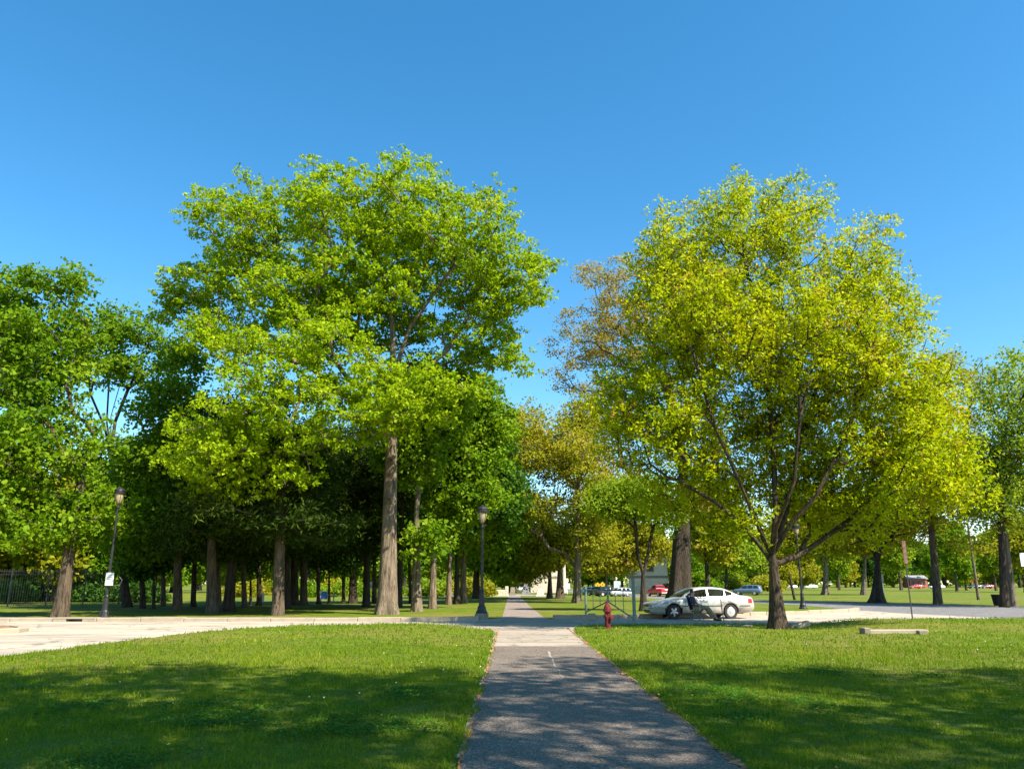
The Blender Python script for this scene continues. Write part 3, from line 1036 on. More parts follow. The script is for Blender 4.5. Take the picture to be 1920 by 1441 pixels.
# the rounded gold-green tree right of the path
B = G(1460, 1180)
Yb = B.y
gold = tree('maple_tree', B, P(1449, 1040, Yb), 0.30,
     px_lobes(Yb, [(1385, 450, 105, 95, 0, 3), (1245, 480, 62, 92, 0, 2.2), (1480, 450, 62, 92, 0, 2.4), (1600, 540, 82, 100, 0, 2.6), (1300, 620, 140, 120, 0, 4), (1460, 640, 190, 140, -0.5, 4.3),
                   (1640, 700, 115, 125, 0, 3.6), (1250, 800, 130, 110, -0.5, 3.4), (1450, 820, 200, 120, 2, 3), (1680, 850, 135, 105, -0.5, 3.2), (1755, 880, 66, 80, 0, 2),
                   (1320, 925, 130, 50, 1.5, 2.6), (1600, 925, 165, 52, 1.5, 2.6), (1440, 930, 110, 40, 2, 2), (1560, 990, 120, 26, 1.5, 2), (1380, 985, 80, 24, 1, 2), (1780, 900, 60, 60, 1, 2), (1175, 760, 70, 90, 1, 2.3), (1735, 760, 58, 90, 1, 2),
                   (1380, 350, 20, 34, 0, .6), (1481, 355, 26, 28, 0, .7), (1262, 378, 15, 36, 0, .5), (1640, 435, 26, 26, 0, .6), (1215, 405, 14, 30, 0, .5), (1700, 570, 26, 60, 0, .8),
                   (1330, 395, 30, 34, 0, .8), (1430, 370, 30, 30, 0, .8), (1520, 400, 22, 40, 0, .7), (1595, 440, 20, 26, 0, .6)]),
     1270, 12, 10, (0.16, 0.078), M['gold_leaf'], M['bark_dark2'], 33,
     'round yellow-green tree with many rising limbs, right of the path', spread=0.70, tuft_r=0.125, up=0.5, flat=1.0, limbs_parts=True, first_frac=0.75, flare=1.35, lowpen=1.2, ppen=0.12,
     shell=0.5, sparse_twigs=3, trunk_seg=8, tint_jit=0.28, rtip=0.0145, mindist=0.6,
     stems=[(8, [P(1455, 960, Yb), P(1450, 840, Yb + .3), P(1440, 720, Yb + .3), P(1420, 600, Yb), P(1395, 480, Yb)]),
            (8, [P(1455, 990, Yb - 1), P(1490, 900, Yb - 2), P(1500, 780, Yb - 2.2), P(1530, 660, Yb - 2), P(1545, 560, Yb - 1.5)]),
            (8, [P(1420, 985, Yb - 1), P(1385, 900, Yb - 2), P(1340, 800, Yb - 2.2), P(1310, 700, Yb - 2), P(1290, 600, Yb - 1)]),
            (8, [P(1480, 985, Yb - .6), P(1530, 930, Yb - 1), P(1560, 870, Yb - 1.2), P(1600, 780, Yb - 1), P(1640, 680, Yb - .5)]),
            (7, [P(1500, 1040, Yb + .4), P(1550, 1005, Yb + .8), P(1610, 960, Yb + 1), P(1680, 880, Yb + 1), P(1740, 800, Yb + 1)]),
            (7, [P(1430, 1030, Yb), P(1395, 985, Yb - .5), P(1340, 940, Yb - 1), P(1270, 900, Yb - 1)]),
            (8, [P(1432, 1010, Yb + .5), P(1400, 930, Yb + 1), P(1350, 820, Yb + 1), P(1290, 700, Yb + 1), P(1250, 560, Yb + 1)]),
            (8, [P(1475, 960, Yb + .5), P(1500, 820, Yb + 1), P(1540, 700, Yb + 1.2), P(1575, 580, Yb + 1)]),
            (7, [P(1425, 1060, Yb), P(1380, 1030, Yb), P(1330, 1010, Yb + .3)])])

TREES = []


def simple_tree(name, bpx, bpy_, tw, lobes, ncl, tufts, leaves, leaf, lm, bk, seed, label, fork_py=None, lean=0, **kw):
    b = G(bpx, bpy_)
    rad = tw * mpp(b.y) / 2
    tpx = bpx + lean
    t = P(tpx, fork_py, b.y)
    L = px_lobes(b.y, lobes)
    return tree(name, b, t, rad, L, ncl, tufts, leaves, leaf, M[lm], M[bk], seed, label, **kw)


WG = 'trees of the shady wood left of the path'
# far left maple, and the slimmer one whose top stands behind it
simple_tree('maple_tree', 112, 1156, 27, [(40, 640, 130, 120, 0), (100, 545, 60, 40, 0), (-60, 600, 120, 100, 0), (60, 830, 140, 70, -1, 4), (-30, 950, 130, 70, -1, 4), (150, 960, 80, 60, 1, 3), (60, 990, 110, 40, -1, 3), (130, 520, 25, 22, 0, 1), (60, 735, 95, 40, 0, 3), (120, 690, 40, 40, 0, 2)],
            340, 13, 10, (0.25, 0.19), 'maple_leaf', 'bark', 41, 'large green maple at the far left edge in front of the iron fence', fork_py=880, lean=42, spread=1.0, tuft_r=0.22, tint_bias=0.12, first_frac=0.6, up=0.3, lowpen=0.5)
simple_tree('maple_tree', 238, 1138, 16, [(235, 610, 60, 48, 0), (170, 640, 55, 42, 0), (300, 680, 50, 60, 1), (215, 690, 80, 30, 0), (285, 850, 70, 50, 0), (290, 950, 60, 60, 0), (200, 880, 60, 30, 0)],
            170, 12, 8, (0.28, 0.2), 'maple_leaf', 'bark_dark', 42, 'green maple with a high open crown between the far left maple and the oak', fork_py=850, lean=-30, spread=1.0, tuft_r=0.24, tint_bias=0.1, rtip=0.026,
            stems=[(10, [P(200, 790, 58), P(204, 720, 58), P(214, 650, 58)]), (10, [P(216, 790, 58), P(240, 730, 58), P(265, 680, 58)]), (9, [P(196, 800, 58), P(170, 740, 58), P(160, 680, 58)]), (10, [P(208, 780, 58.5), P(225, 720, 58.5), P(236, 640, 58.5)])], lowpen=1.2, up=0.5)
simple_tree('maple_tree', 333, 1144, 17, [(320, 770, 70, 60, 0), (270, 870, 60, 50, 0), (330, 960, 80, 70, 0), (260, 1010, 60, 50, 0), (345, 680, 40, 40, 0)],
            170, 12, 8, (0.28, 0.2), 'maple_leaf', 'bark', 43, 'shaded green tree with a straight trunk right of the left lamp post', fork_py=900, spread=1.1, tuft_r=0.26)
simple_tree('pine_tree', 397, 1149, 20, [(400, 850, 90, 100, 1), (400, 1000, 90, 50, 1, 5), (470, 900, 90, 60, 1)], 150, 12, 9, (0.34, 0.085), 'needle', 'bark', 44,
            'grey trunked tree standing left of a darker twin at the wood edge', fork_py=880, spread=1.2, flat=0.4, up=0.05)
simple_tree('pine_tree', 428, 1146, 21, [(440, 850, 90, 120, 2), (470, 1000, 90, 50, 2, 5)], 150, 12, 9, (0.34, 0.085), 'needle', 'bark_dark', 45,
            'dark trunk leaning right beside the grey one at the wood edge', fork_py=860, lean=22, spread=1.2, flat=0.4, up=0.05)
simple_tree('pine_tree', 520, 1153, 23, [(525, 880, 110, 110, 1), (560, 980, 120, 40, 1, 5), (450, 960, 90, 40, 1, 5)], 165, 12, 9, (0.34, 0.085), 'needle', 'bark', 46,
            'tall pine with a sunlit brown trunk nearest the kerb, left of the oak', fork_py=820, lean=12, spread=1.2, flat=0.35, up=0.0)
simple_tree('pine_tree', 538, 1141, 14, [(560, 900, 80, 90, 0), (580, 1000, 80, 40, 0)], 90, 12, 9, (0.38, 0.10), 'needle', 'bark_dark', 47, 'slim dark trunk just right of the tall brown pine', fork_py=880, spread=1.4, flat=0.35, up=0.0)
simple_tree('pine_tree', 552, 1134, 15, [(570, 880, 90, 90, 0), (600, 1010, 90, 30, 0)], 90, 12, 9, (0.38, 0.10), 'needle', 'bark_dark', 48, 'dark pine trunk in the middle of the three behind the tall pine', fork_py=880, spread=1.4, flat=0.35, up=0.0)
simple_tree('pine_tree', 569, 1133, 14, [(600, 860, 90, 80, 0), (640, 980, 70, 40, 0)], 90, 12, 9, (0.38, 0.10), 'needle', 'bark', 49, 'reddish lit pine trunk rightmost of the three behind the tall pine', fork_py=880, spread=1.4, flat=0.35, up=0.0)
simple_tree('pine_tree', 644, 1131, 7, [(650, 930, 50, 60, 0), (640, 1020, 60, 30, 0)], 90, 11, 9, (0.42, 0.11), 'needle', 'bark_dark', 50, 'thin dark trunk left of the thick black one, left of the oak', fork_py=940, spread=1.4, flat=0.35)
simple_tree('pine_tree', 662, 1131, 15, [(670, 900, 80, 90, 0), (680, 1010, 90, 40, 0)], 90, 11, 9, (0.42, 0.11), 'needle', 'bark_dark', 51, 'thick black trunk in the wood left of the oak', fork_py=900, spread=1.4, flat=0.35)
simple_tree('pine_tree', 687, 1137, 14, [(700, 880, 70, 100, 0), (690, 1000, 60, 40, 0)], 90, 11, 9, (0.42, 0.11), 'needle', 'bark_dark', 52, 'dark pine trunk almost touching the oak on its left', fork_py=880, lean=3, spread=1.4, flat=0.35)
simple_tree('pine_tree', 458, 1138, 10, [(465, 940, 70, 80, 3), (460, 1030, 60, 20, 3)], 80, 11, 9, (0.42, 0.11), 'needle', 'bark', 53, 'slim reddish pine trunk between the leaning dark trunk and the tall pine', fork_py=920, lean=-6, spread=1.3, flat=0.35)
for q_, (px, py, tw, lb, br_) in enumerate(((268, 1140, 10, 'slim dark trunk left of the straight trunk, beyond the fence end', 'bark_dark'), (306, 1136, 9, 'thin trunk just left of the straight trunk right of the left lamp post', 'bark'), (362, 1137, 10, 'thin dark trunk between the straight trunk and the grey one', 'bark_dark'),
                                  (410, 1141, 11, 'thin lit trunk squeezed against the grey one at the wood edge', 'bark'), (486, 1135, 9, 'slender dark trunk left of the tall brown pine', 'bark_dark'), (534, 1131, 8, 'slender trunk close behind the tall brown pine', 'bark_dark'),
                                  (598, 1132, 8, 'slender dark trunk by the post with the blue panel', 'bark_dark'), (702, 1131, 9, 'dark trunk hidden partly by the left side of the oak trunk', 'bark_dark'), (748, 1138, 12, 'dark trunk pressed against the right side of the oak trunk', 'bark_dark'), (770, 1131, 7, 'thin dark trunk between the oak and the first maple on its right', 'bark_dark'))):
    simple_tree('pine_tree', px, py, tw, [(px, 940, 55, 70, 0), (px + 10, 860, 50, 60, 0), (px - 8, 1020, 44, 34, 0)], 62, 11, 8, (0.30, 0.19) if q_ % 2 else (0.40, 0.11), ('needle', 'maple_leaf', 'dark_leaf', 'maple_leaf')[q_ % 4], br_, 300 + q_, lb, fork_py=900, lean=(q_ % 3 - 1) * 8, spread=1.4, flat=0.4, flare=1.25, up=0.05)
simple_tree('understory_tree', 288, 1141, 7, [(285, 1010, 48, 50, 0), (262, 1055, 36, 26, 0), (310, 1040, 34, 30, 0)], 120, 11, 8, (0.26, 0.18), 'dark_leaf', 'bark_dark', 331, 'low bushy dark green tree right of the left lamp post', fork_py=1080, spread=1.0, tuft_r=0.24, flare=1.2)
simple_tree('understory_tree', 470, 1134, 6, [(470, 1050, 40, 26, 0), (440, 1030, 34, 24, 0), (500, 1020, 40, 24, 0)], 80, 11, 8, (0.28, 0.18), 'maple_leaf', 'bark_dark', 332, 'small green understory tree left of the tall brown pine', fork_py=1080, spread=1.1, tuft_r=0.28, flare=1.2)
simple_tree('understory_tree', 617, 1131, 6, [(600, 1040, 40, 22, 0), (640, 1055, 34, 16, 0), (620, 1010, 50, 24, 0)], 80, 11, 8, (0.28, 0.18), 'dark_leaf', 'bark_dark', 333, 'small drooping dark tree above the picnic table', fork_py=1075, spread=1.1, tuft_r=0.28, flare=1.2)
# maples between the oak and the right lamp post
simple_tree('maple_tree', 781, 1146, 20, [(800, 760, 85, 80, 0), (770, 850, 60, 60, 0), (800, 1010, 36, 28, -1)], 200, 12, 9, (0.28, 0.2), 'maple_leaf', 'bark_oak', 54,
            'green maple with the first trunk to the right of the oak', fork_py=960, tint_bias=0.22, spread=1.0, tuft_r=0.24, up=0.5)
simple_tree('maple_tree', 811, 1141, 15, [(890, 760, 60, 60, 0), (850, 850, 90, 60, 0), (870, 930, 70, 50, 0), (930, 800, 30, 40, 0)], 230, 12, 9, (0.30, 0.21), 'maple_leaf', 'bark_oak', 55,
            'green maple with the second trunk right of the oak', fork_py=980, tint_bias=0.22, lean=3, spread=1.05, tuft_r=0.25, up=0.5)
simple_tree('maple_tree', 841, 1133, 11, [(900, 820, 60, 70, 0), (850, 960, 60, 50, 0), (930, 930, 50, 60, 0)], 200, 11, 8, (0.36, 0.25), 'dark_leaf', 'bark_oak', 56, 'shaded maple with a slim pale trunk third right of the oak', fork_py=1000, tint_bias=0.22, lean=4, spread=1.2, tuft_r=0.3)
simple_tree('maple_tree', 857, 1132, 12, [(860, 980, 60, 50, 0), (900, 900, 60, 60, 0)], 150, 11, 8, (0.36, 0.25), 'maple_leaf', 'bark_dark', 57, 'dark trunked maple fourth right of the oak', fork_py=1010, tint_bias=0.22, spread=1.2, tuft_r=0.3)
simple_tree('maple_tree', 869, 1130, 14, [(900, 1000, 60, 40, 0), (940, 960, 40, 60, 0)], 150, 11, 8, (0.36, 0.25), 'maple_leaf', 'bark_oak', 58, 'maple trunk just left of the right lamp post', fork_py=1020, spread=1.2, tuft_r=0.3)
simple_tree('maple_tree', 893, 1122, 14, [(930, 960, 60, 70, 0), (950, 1040, 40, 40, 0), (900, 1040, 50, 36, 0)], 230, 11, 8, (0.40, 0.28), 'maple_leaf', 'bark_dark', 59, 'black trunked maple whose crown hangs low behind the right lamp post', fork_py=1020, tint_bias=0.22, spread=1.4, tuft_r=0.36)
# right of the path, beyond the crossing
simple_tree('oak_tree', 1082, 1130, 15, [(975, 840, 70, 60, 0, 6), (930, 890, 50, 46, 0, 4), (1060, 850, 70, 60, 0, 5), (1000, 950, 60, 30, 0, 4), (1120, 930, 50, 50, 0, 4), (980, 785, 45, 22, 0, 3), (1120, 1010, 40, 30, 0, 3), (1090, 790, 50, 40, 1, 3)],
            400, 11, 9, (0.26, 0.16), 'olive_leaf', 'bark_grey', 60, 'yellow-green oak with a crooked limb reaching left over the path', fork_py=930, lean=3, spread=1.3, tint_bias=0.08, tuft_r=0.26, lowpen=0.4,
            stems=[(3, [P(1060, 1036, 70), P(1030, 1028, 70), P(1015, 1005, 70), P(990, 990, 70)]), (3, [P(1110, 1010, 70), P(1140, 990, 70)])])
simple_tree('oak_tree', 1050, 1122, 15, [(1040, 1030, 50, 36, 0), (1000, 1010, 50, 50, 0), (1080, 1000, 50, 50, 0)], 170, 11, 8, (0.36, 0.24), 'olive_leaf', 'bark', 61, 'thick trunked tree behind and left of the oak with the crooked limb', fork_py=1050, spread=1.4, tuft_r=0.32)
simple_tree('oak_tree', 1031, 1121, 10, [(1010, 1040, 46, 30, 0), (985, 1060, 30, 30, 0)], 120, 11, 8, (0.36, 0.24), 'olive_leaf', 'bark', 62, 'slimmer trunk at the right rim of the far footpath', fork_py=1060, spread=1.3, tuft_r=0.3)
simple_tree('oak_tree', 1137, 1115, 5, [(1140, 1000, 60, 40, 0), (1200, 1010, 60, 34, 0), (1110, 1050, 40, 26, 0), (1170, 1050, 50, 22, 0), (1240, 1035, 30, 18, 0), (1170, 950, 60, 34, 0)], 240, 11, 8, (0.5, 0.33), 'olive_leaf', 'bark_grey', 72, 'broad yellow-olive tree in front of the cream gatehouse', fork_py=1040, spread=1.7, tuft_r=0.42, tint_bias=0.1)
b_ = G(1206, 1145)
simple_tree('forked_tree', 1206, 1145, 15, [(1200, 930, 60, 40, 0), (1150, 940, 50, 34, 0), (1240, 960, 40, 30, 0)], 130, 10, 8, (0.2, 0.13), 'lime_leaf', 'bark_dark', 63, 'small dark forked tree just left of the sedan',
            fork_py=1075, spread=1.0, tuft_r=0.2, up=0.6, first_frac=0.9,
            stems=[(10, [P(1196, 1040, b_.y), P(1192, 990, b_.y), P(1190, 950, b_.y)]), (10, [P(1215, 1040, b_.y), P(1222, 1000, b_.y), P(1232, 965, b_.y)]), (8, [P(1204, 1040, b_.y + .5), P(1206, 1000, b_.y + .5)])])
simple_tree('oak_tree', 1274, 1127, 42, [(1180, 560, 80, 70, 0, 6), (1120, 640, 60, 50, 0, 5), (1230, 650, 110, 90, 0, 7), (1110, 760, 60, 50, 0, 5), (1150, 850, 60, 50, 0, 5), (1060, 700, 34, 36, 0, 3), (1110, 510, 34, 30, 0, 2.5), (1130, 900, 80, 30, 0, 4),
                                              (1075, 590, 30, 22, 0, 2), (1300, 560, 100, 80, 0, 6), (1285, 930, 75, 34, -3, 3), (1080, 830, 40, 50, 0, 3), (1050, 640, 30, 26, 0, 2)],
            430, 11, 9, (0.24, 0.15), 'brown_leaf', 'bark_dark', 64, 'old oak with a very thick trunk and bronze new leaves behind the sedan', fork_py=900, lean=8, spread=1.1, tuft_r=0.24, flare=1.25, lowpen=0.4, shell=0.35, tint_bias=-0.05,
            first_frac=0.7, stems=[(8, [P(1220, 920, 57), P(1160, 910, 57), P(1100, 890, 57)]), (9, [P(1200, 800, 58), P(1120, 700, 58), P(1070, 680, 58)])])
simple_tree('oak_tree', 1362, 1110, 7, [(1350, 1030, 40, 26, 0), (1385, 1040, 34, 22, 0)], 120, 10, 8, (0.6, 0.4), 'lime_leaf', 'bark_dark', 65, 'small distant green tree above the sedan roof', fork_py=1060, spread=2.0, tuft_r=0.5)
simple_tree('oak_tree', 1548, 1115, 12, [(1540, 980, 90, 40, 0), (1500, 1020, 50, 28, 0), (1590, 1010, 60, 30, 0)], 170, 10, 8, (0.5, 0.34), 'olive_leaf', 'bark_grey', 66, 'pale trunked oak standing alone on the lawn beyond the road', fork_py=1040, spread=1.8, tuft_r=0.45)
simple_tree('oak_tree', 1619, 1115, 10, [(1620, 1000, 60, 40, 0), (1660, 970, 60, 40, 0)], 150, 10, 8, (0.5, 0.34), 'olive_leaf', 'bark_grey', 67, 'pale flared trunk left of the broad dark oak beyond the road', fork_py=1050, lean=3, spread=1.8, tuft_r=0.45)
simple_tree('oak_tree', 1645, 1130, 20, [(1640, 950, 110, 44, 0, 7), (1580, 1000, 60, 22, 0), (1700, 1000, 60, 26, 0)], 150, 10, 8, (0.26, 0.17), 'olive_leaf', 'bark_dark', 68, 'broad dark oak by the far road edge behind the green sign post', fork_py=1050, spread=1.3, tuft_r=0.3, tint_bias=0.12, flare=1.8)
simple_tree('oak_tree', 1759, 1132, 15, [(1770, 730, 60, 70, 0, 5), (1720, 850, 90, 80, 0, 6), (1790, 880, 70, 70, 0, 5), (1760, 950, 90, 40, 0, 5), (1800, 1020, 55, 18, 0, 3), (1800, 790, 40, 50, 0)], 230, 10, 8, (0.25, 0.16), 'olive_leaf', 'bark', 69,
            'leaning forked oak with bronze leaves between the tall sign and the bin', fork_py=880, lean=-22, spread=1.2, tuft_r=0.28, lowpen=0.3, tint_bias=0.1)
simple_tree('ash_tree', 1884, 1138, 15, [(1905, 720, 60, 60, 0, 5), (1970, 740, 110, 120, 0, 7), (1880, 830, 60, 70, 0, 5), (1900, 920, 90, 50, 0, 6), (1990, 920, 90, 60, 0, 6), (1850, 960, 50, 34, 0, 4)], 300, 10, 8, (0.24, 0.16), 'lime_leaf', 'bark_dark', 70,
            'tall green tree at the right edge with a dark trunk beside the bin', fork_py=850, lean=-14, spread=1.2, tuft_r=0.27, tint_bias=0.28)
simple_tree('ash_tree', 1901, 1137, 12, [(1860, 900, 60, 50, 0), (1870, 975, 60, 24, 0), (1940, 860, 80, 60, 0)], 90, 10, 8, (0.26, 0.17), 'olive_leaf', 'bark_grey', 71, 'pale trunk leaning left, crossing the dark trunk at the right edge', fork_py=900, lean=-28, spread=1.2, tuft_r=0.27)

# bare tree top between the gold tree and the right edge
B = G(1835, 1124)
br = empty('bare_tree', B)
tag(br, 'leafless grey tree standing behind the right hand crowns', 'tree')
sk = Skel([B + Vector((0, 0, z)) for z in np.linspace(0, 9, 8)], list(np.linspace(0.17, 0.09, 8)), 5)
cc = [np.array(P(random.gauss(1828, 20), random.uniform(668, 800), B.y + random.uniform(-2, 2))) for _ in range(60)]
sk.grow(cc, 5, up=0.6)
sk.radii(0.02, 0.16)
V, Q = [], []
Bn = np.array(B)
ring_tube(V, Q, np.array(sk.pos[:8]) - Bn, sk.rad[:8], 8)
for ch in sk.chains:
    ring_tube(V, Q, np.array([sk.pos[q] for q in ch]) - Bn, [sk.rad[q] for q in ch], 4)
link('trunk', mesh_np('trunk', np.concatenate(V), np.concatenate(Q), True), M['bark_grey'], br)

# prototypes for the distant trees, copied along the far edge of the park
def proto(seed, h, w, lm, bk, low=0.25, n=130):
    lob = []
    r = random.Random(seed)
    for k in range(7):
        a = r.uniform(0, 6.28)
        d = r.uniform(0, w * 0.5)
        z = h * r.uniform(low + 0.12, 0.85)
        s = w * (0.55 - 0.2 * abs(z / h - 0.5))
        lob.append(((d * math.cos(a), d * math.sin(a), z), (s, s, h * 0.16)))
    lob.append(((0, 0, h * 0.86), (w * 0.4, w * 0.4, h * 0.14)))
    return tree('distant_tree', (0, 0, 0), (0, 0, h * 0.55), h * 0.022, lob, n, 9, 8, (0.62, 0.42), M[lm], M[bk], seed, 'one of the distant trees forming the green edge of the park',
                group='distant trees at the park edge', spread=1.6, tuft_r=0.42, sparse_twigs=0, trunk_seg=5, mindist=0.9, first_frac=0.5, rtip=0.03)


def copy_tree(root, loc, rz, s, leafm=None, label=None, group=None):
    o = root.copy(); C.objects.link(o)
    o.location = loc; o.rotation_euler = (0, 0, rz); o.scale = (s, s, s)
    if label: o['label'] = label
    if group: o['group'] = group
    for ch in list(root.children):
        c = ch.copy(); C.objects.link(c); c.parent = o
        if ch.name.startswith('crown') and leafm:
            c.material_slots[0].link = 'OBJECT'
            c.material_slots[0].material = leafm
    return o


protos = [proto(101, 16, 6.0, 'olive_leaf', 'bark'), proto(102, 18, 6.5, 'lime_leaf', 'bark_dark'), proto(103, 14, 6.5, 'maple_leaf', 'bark_grey', 0.1), proto(104, 15, 5.5, 'lime_leaf', 'bark', 0.05)]
rr = random.Random(99)
used = set()
spots = []
leafset = ['olive_leaf', 'lime_leaf', 'maple_leaf', 'lime_leaf', 'olive_leaf', 'dark_leaf']
x = 1085
while x < 1950:                       # right hand park edge, beyond the far cars
    y = rr.uniform(335, 380)
    spots.append(((x - 960) / F * y * CT, y, rr.choice(range(4)), rr.uniform(0.95, 1.5), rr.choice(leafset)))
    x += rr.uniform(16, 26)
x = 940
while x < 1950:
    y = rr.uniform(400, 460)
    spots.append(((x - 960) / F * y * CT, y, rr.choice((1, 2, 3)), rr.uniform(1.3, 1.8), rr.choice(leafset)))
    x += rr.uniform(20, 30)
for (px, py) in ((1300, 1108), (1420, 1107), (1328, 1113), (1470, 1106), (1574, 1106), (1690, 1106), (1795, 1108), (1812, 1106), (1868, 1107), (1925, 1110), (1505, 1104)):
    b = G(px, py)
    spots.append((b.x, b.y, rr.choice(range(4)), rr.uniform(0.85, 1.15), rr.choice(leafset)))
for px in range(-12, 960, 42):        # left, behind the wood
    y = rr.uniform(128, 165)
    spots.append(((px - 960) / F * y * CT, y, rr.choice((1, 2, 3)), rr.uniform(0.8, 1.15), rr.choice(('lime_leaf', 'lime_leaf', 'maple_leaf', 'olive_leaf'))))
for px in range(-10, 960, 48):
    y = rr.uniform(185, 250)
    spots.append(((px - 960) / F * y * CT, y, rr.choice((1, 2, 3)), rr.uniform(1.1, 1.5), rr.choice(('lime_leaf', 'maple_leaf', 'olive_leaf'))))
for px in (-40, 10, 60, 105, 150, 205, 250, 300):
    y = rr.uniform(72, 92)
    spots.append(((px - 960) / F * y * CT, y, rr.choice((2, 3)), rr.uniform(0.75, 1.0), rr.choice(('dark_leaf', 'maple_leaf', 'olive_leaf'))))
for i, (x, y, k, s, lm) in enumerate(spots):
    if k not in used:
        used.add(k)
        o = protos[k]
        o.location = (x, y, 0); o.scale = (s, s, s); o.rotation_euler = (0, 0, rr.uniform(0, 6))
    else:
        o = copy_tree(protos[k], (x, y, 0), rr.uniform(0, 6), s, M[lm])
    if x < 0 and y < 100:
        o['label'] = 'shady tree growing behind the black iron fence'; o['group'] = 'trees behind the iron fence'
    elif x < 0:
        o['label'] = 'sunlit tree closing the view behind the left hand wood'; o['group'] = 'trees behind the left wood'
    elif y > 300:
        o['label'] = 'one of the distant trees forming the green edge of the park'; o['group'] = 'distant trees at the park edge'
    else:
        o['label'] = 'tree scattered on the lawn beyond the asphalt road'; o['group'] = 'trees scattered beyond the asphalt road'

# far-off wood closing the horizon, one mass
g = np.random.default_rng(77)
nn = 26000
ang_ = g.uniform(-0.66, 0.66, nn)
rd = g.uniform(470, 540, nn)
top_ = 15 + 3.5 * np.sin(ang_ * 40) + 2.5 * np.sin(ang_ * 97 + 1) + 1.5 * np.sin(ang_ * 211)
c_ = np.stack([np.sin(ang_) * rd, np.cos(ang_) * rd, g.random(nn) ** .8 * top_ + .6], -1)
a_ = g.normal(0, 1, (nn, 3)); a_ /= np.linalg.norm(a_, axis=1, keepdims=True)
b_ = np.cross(a_, g.normal(0, 1, (nn, 3))); b_ /= np.linalg.norm(b_, axis=1, keepdims=True)
v_ = np.stack([c_ - a_ * 1.3, c_ + b_ * .9, c_ + a_ * 1.3, c_ - b_ * .9], 1).reshape(-1, 3)
tag(link('far_wood', mesh_np('far_wood', v_, np.arange(len(v_)).reshape(-1, 4), False, {'tint': np.clip(g.normal(.5, .25, nn), 0, 1)}), M['lime_leaf']), 'far-off green wood closing the horizon', 'wood', None, 'stuff')

# low bright shrubs that show between the trunks
g = np.random.default_rng(8)
def shrub_mesh(seed):
    g = np.random.default_rng(seed)
    n = 2600
    c = g.normal(0, 1, (n, 3)); c /= np.linalg.norm(c, axis=1, keepdims=True)
    c *= (g.random(n) ** 0.4)[:, None] * np.array([2.0, 2.0, 1.5])
    c += 0.35 * np.sin(c[:, [1, 2, 0]] * 3 + seed)
    c[:, 2] = np.abs(c[:, 2]) + 0.15
    a = g.normal(0, 1, (n, 3)); a /= np.linalg.norm(a, axis=1, keepdims=True)
    b = np.cross(a, g.normal(0, 1, (n, 3))); b /= np.linalg.norm(b, axis=1, keepdims=True)
    v = np.stack([c - a * .16, c + b * .11, c + a * .16, c - b * .11], 1).reshape(-1, 3)
    return mesh_np('shrub', v, np.arange(len(v)).reshape(-1, 4), False, {'tint': np.clip(g.normal(0.5, 0.22, n), 0, 1)})


sh = [shrub_mesh(3), shrub_mesh(4), shrub_mesh(6), shrub_mesh(9)]
for s_, q_ in zip(sh, ('lime_leaf', 'maple_leaf', 'olive_leaf', 'dark_leaf')): s_.materials.append(M[q_])
mbs = MB(); mbs.tube([(0, 0, 0), (0.1, 0, .5), (0.3, 0.1, 1.1)], [.05, .035, .015], 5); mbs.tube([(0, 0, 0), (-0.2, 0.1, .6), (-.4, -.1, 1.2)], [.05, .03, .012], 5)
stem0 = mbs.build('stem', M['bark'])
stem_me = stem0.data
bpy.data.objects.remove(stem0)
for px in list(range(440, 900, 24)) + list(range(1290, 1480, 38)) + [20, 60, 165, 210, 265, 300]:
    y = rr.uniform(98, 125) if px > 430 else rr.uniform(66, 76)
    if px > 1200: y = rr.uniform(150, 230)
    o = empty('shrub', ((px - 960 + rr.uniform(-6, 6)) / F * y * CT, y, 0), rr.uniform(0, 6))
    s = rr.uniform(0.5, 1.35) * (1.6 if px > 1200 else 1)
    o.scale = (s, s, s)
    if px < 430: tag(o, 'leafy shrub growing through the foot of the iron fence', 'shrub', 'shrubs at the iron fence')
    elif px < 1000: tag(o, 'bright green shrub seen between the trunks of the wood', 'shrub', 'shrubs behind the wood')
    else: tag(o, 'bright shrub below the far trees above the sedan', 'shrub', 'shrubs behind the sedan')
    f = link('foliage', sh[3] if px < 430 else rr.choice(sh[:3]), None, o)
    link('stem', stem_me, None, o)

# the two trees behind the viewer whose shade lies on the foreground
def shade_tree(x, y, h, lobes, seed, label, n=240):
    return tree('shade_tree', (x, y, 0), (x, y, h * 0.6), 0.4, lobes, n, 10, 8, (0.24, 0.17), M['maple_leaf'], M['bark'], seed, label, spread=0.85, tuft_r=0.22, mindist=0.95, sparse_twigs=1)


k_ = math.cos(SUN_EL) / math.sin(SUN_EL)
ux, uy = math.sin(SUN_AZ) * k_, -math.cos(SUN_AZ) * k_
def over(xs, ys, h):      # the point at height h whose shade falls on the ground at xs, ys
    return (xs + ux * h, ys + uy * h, h)


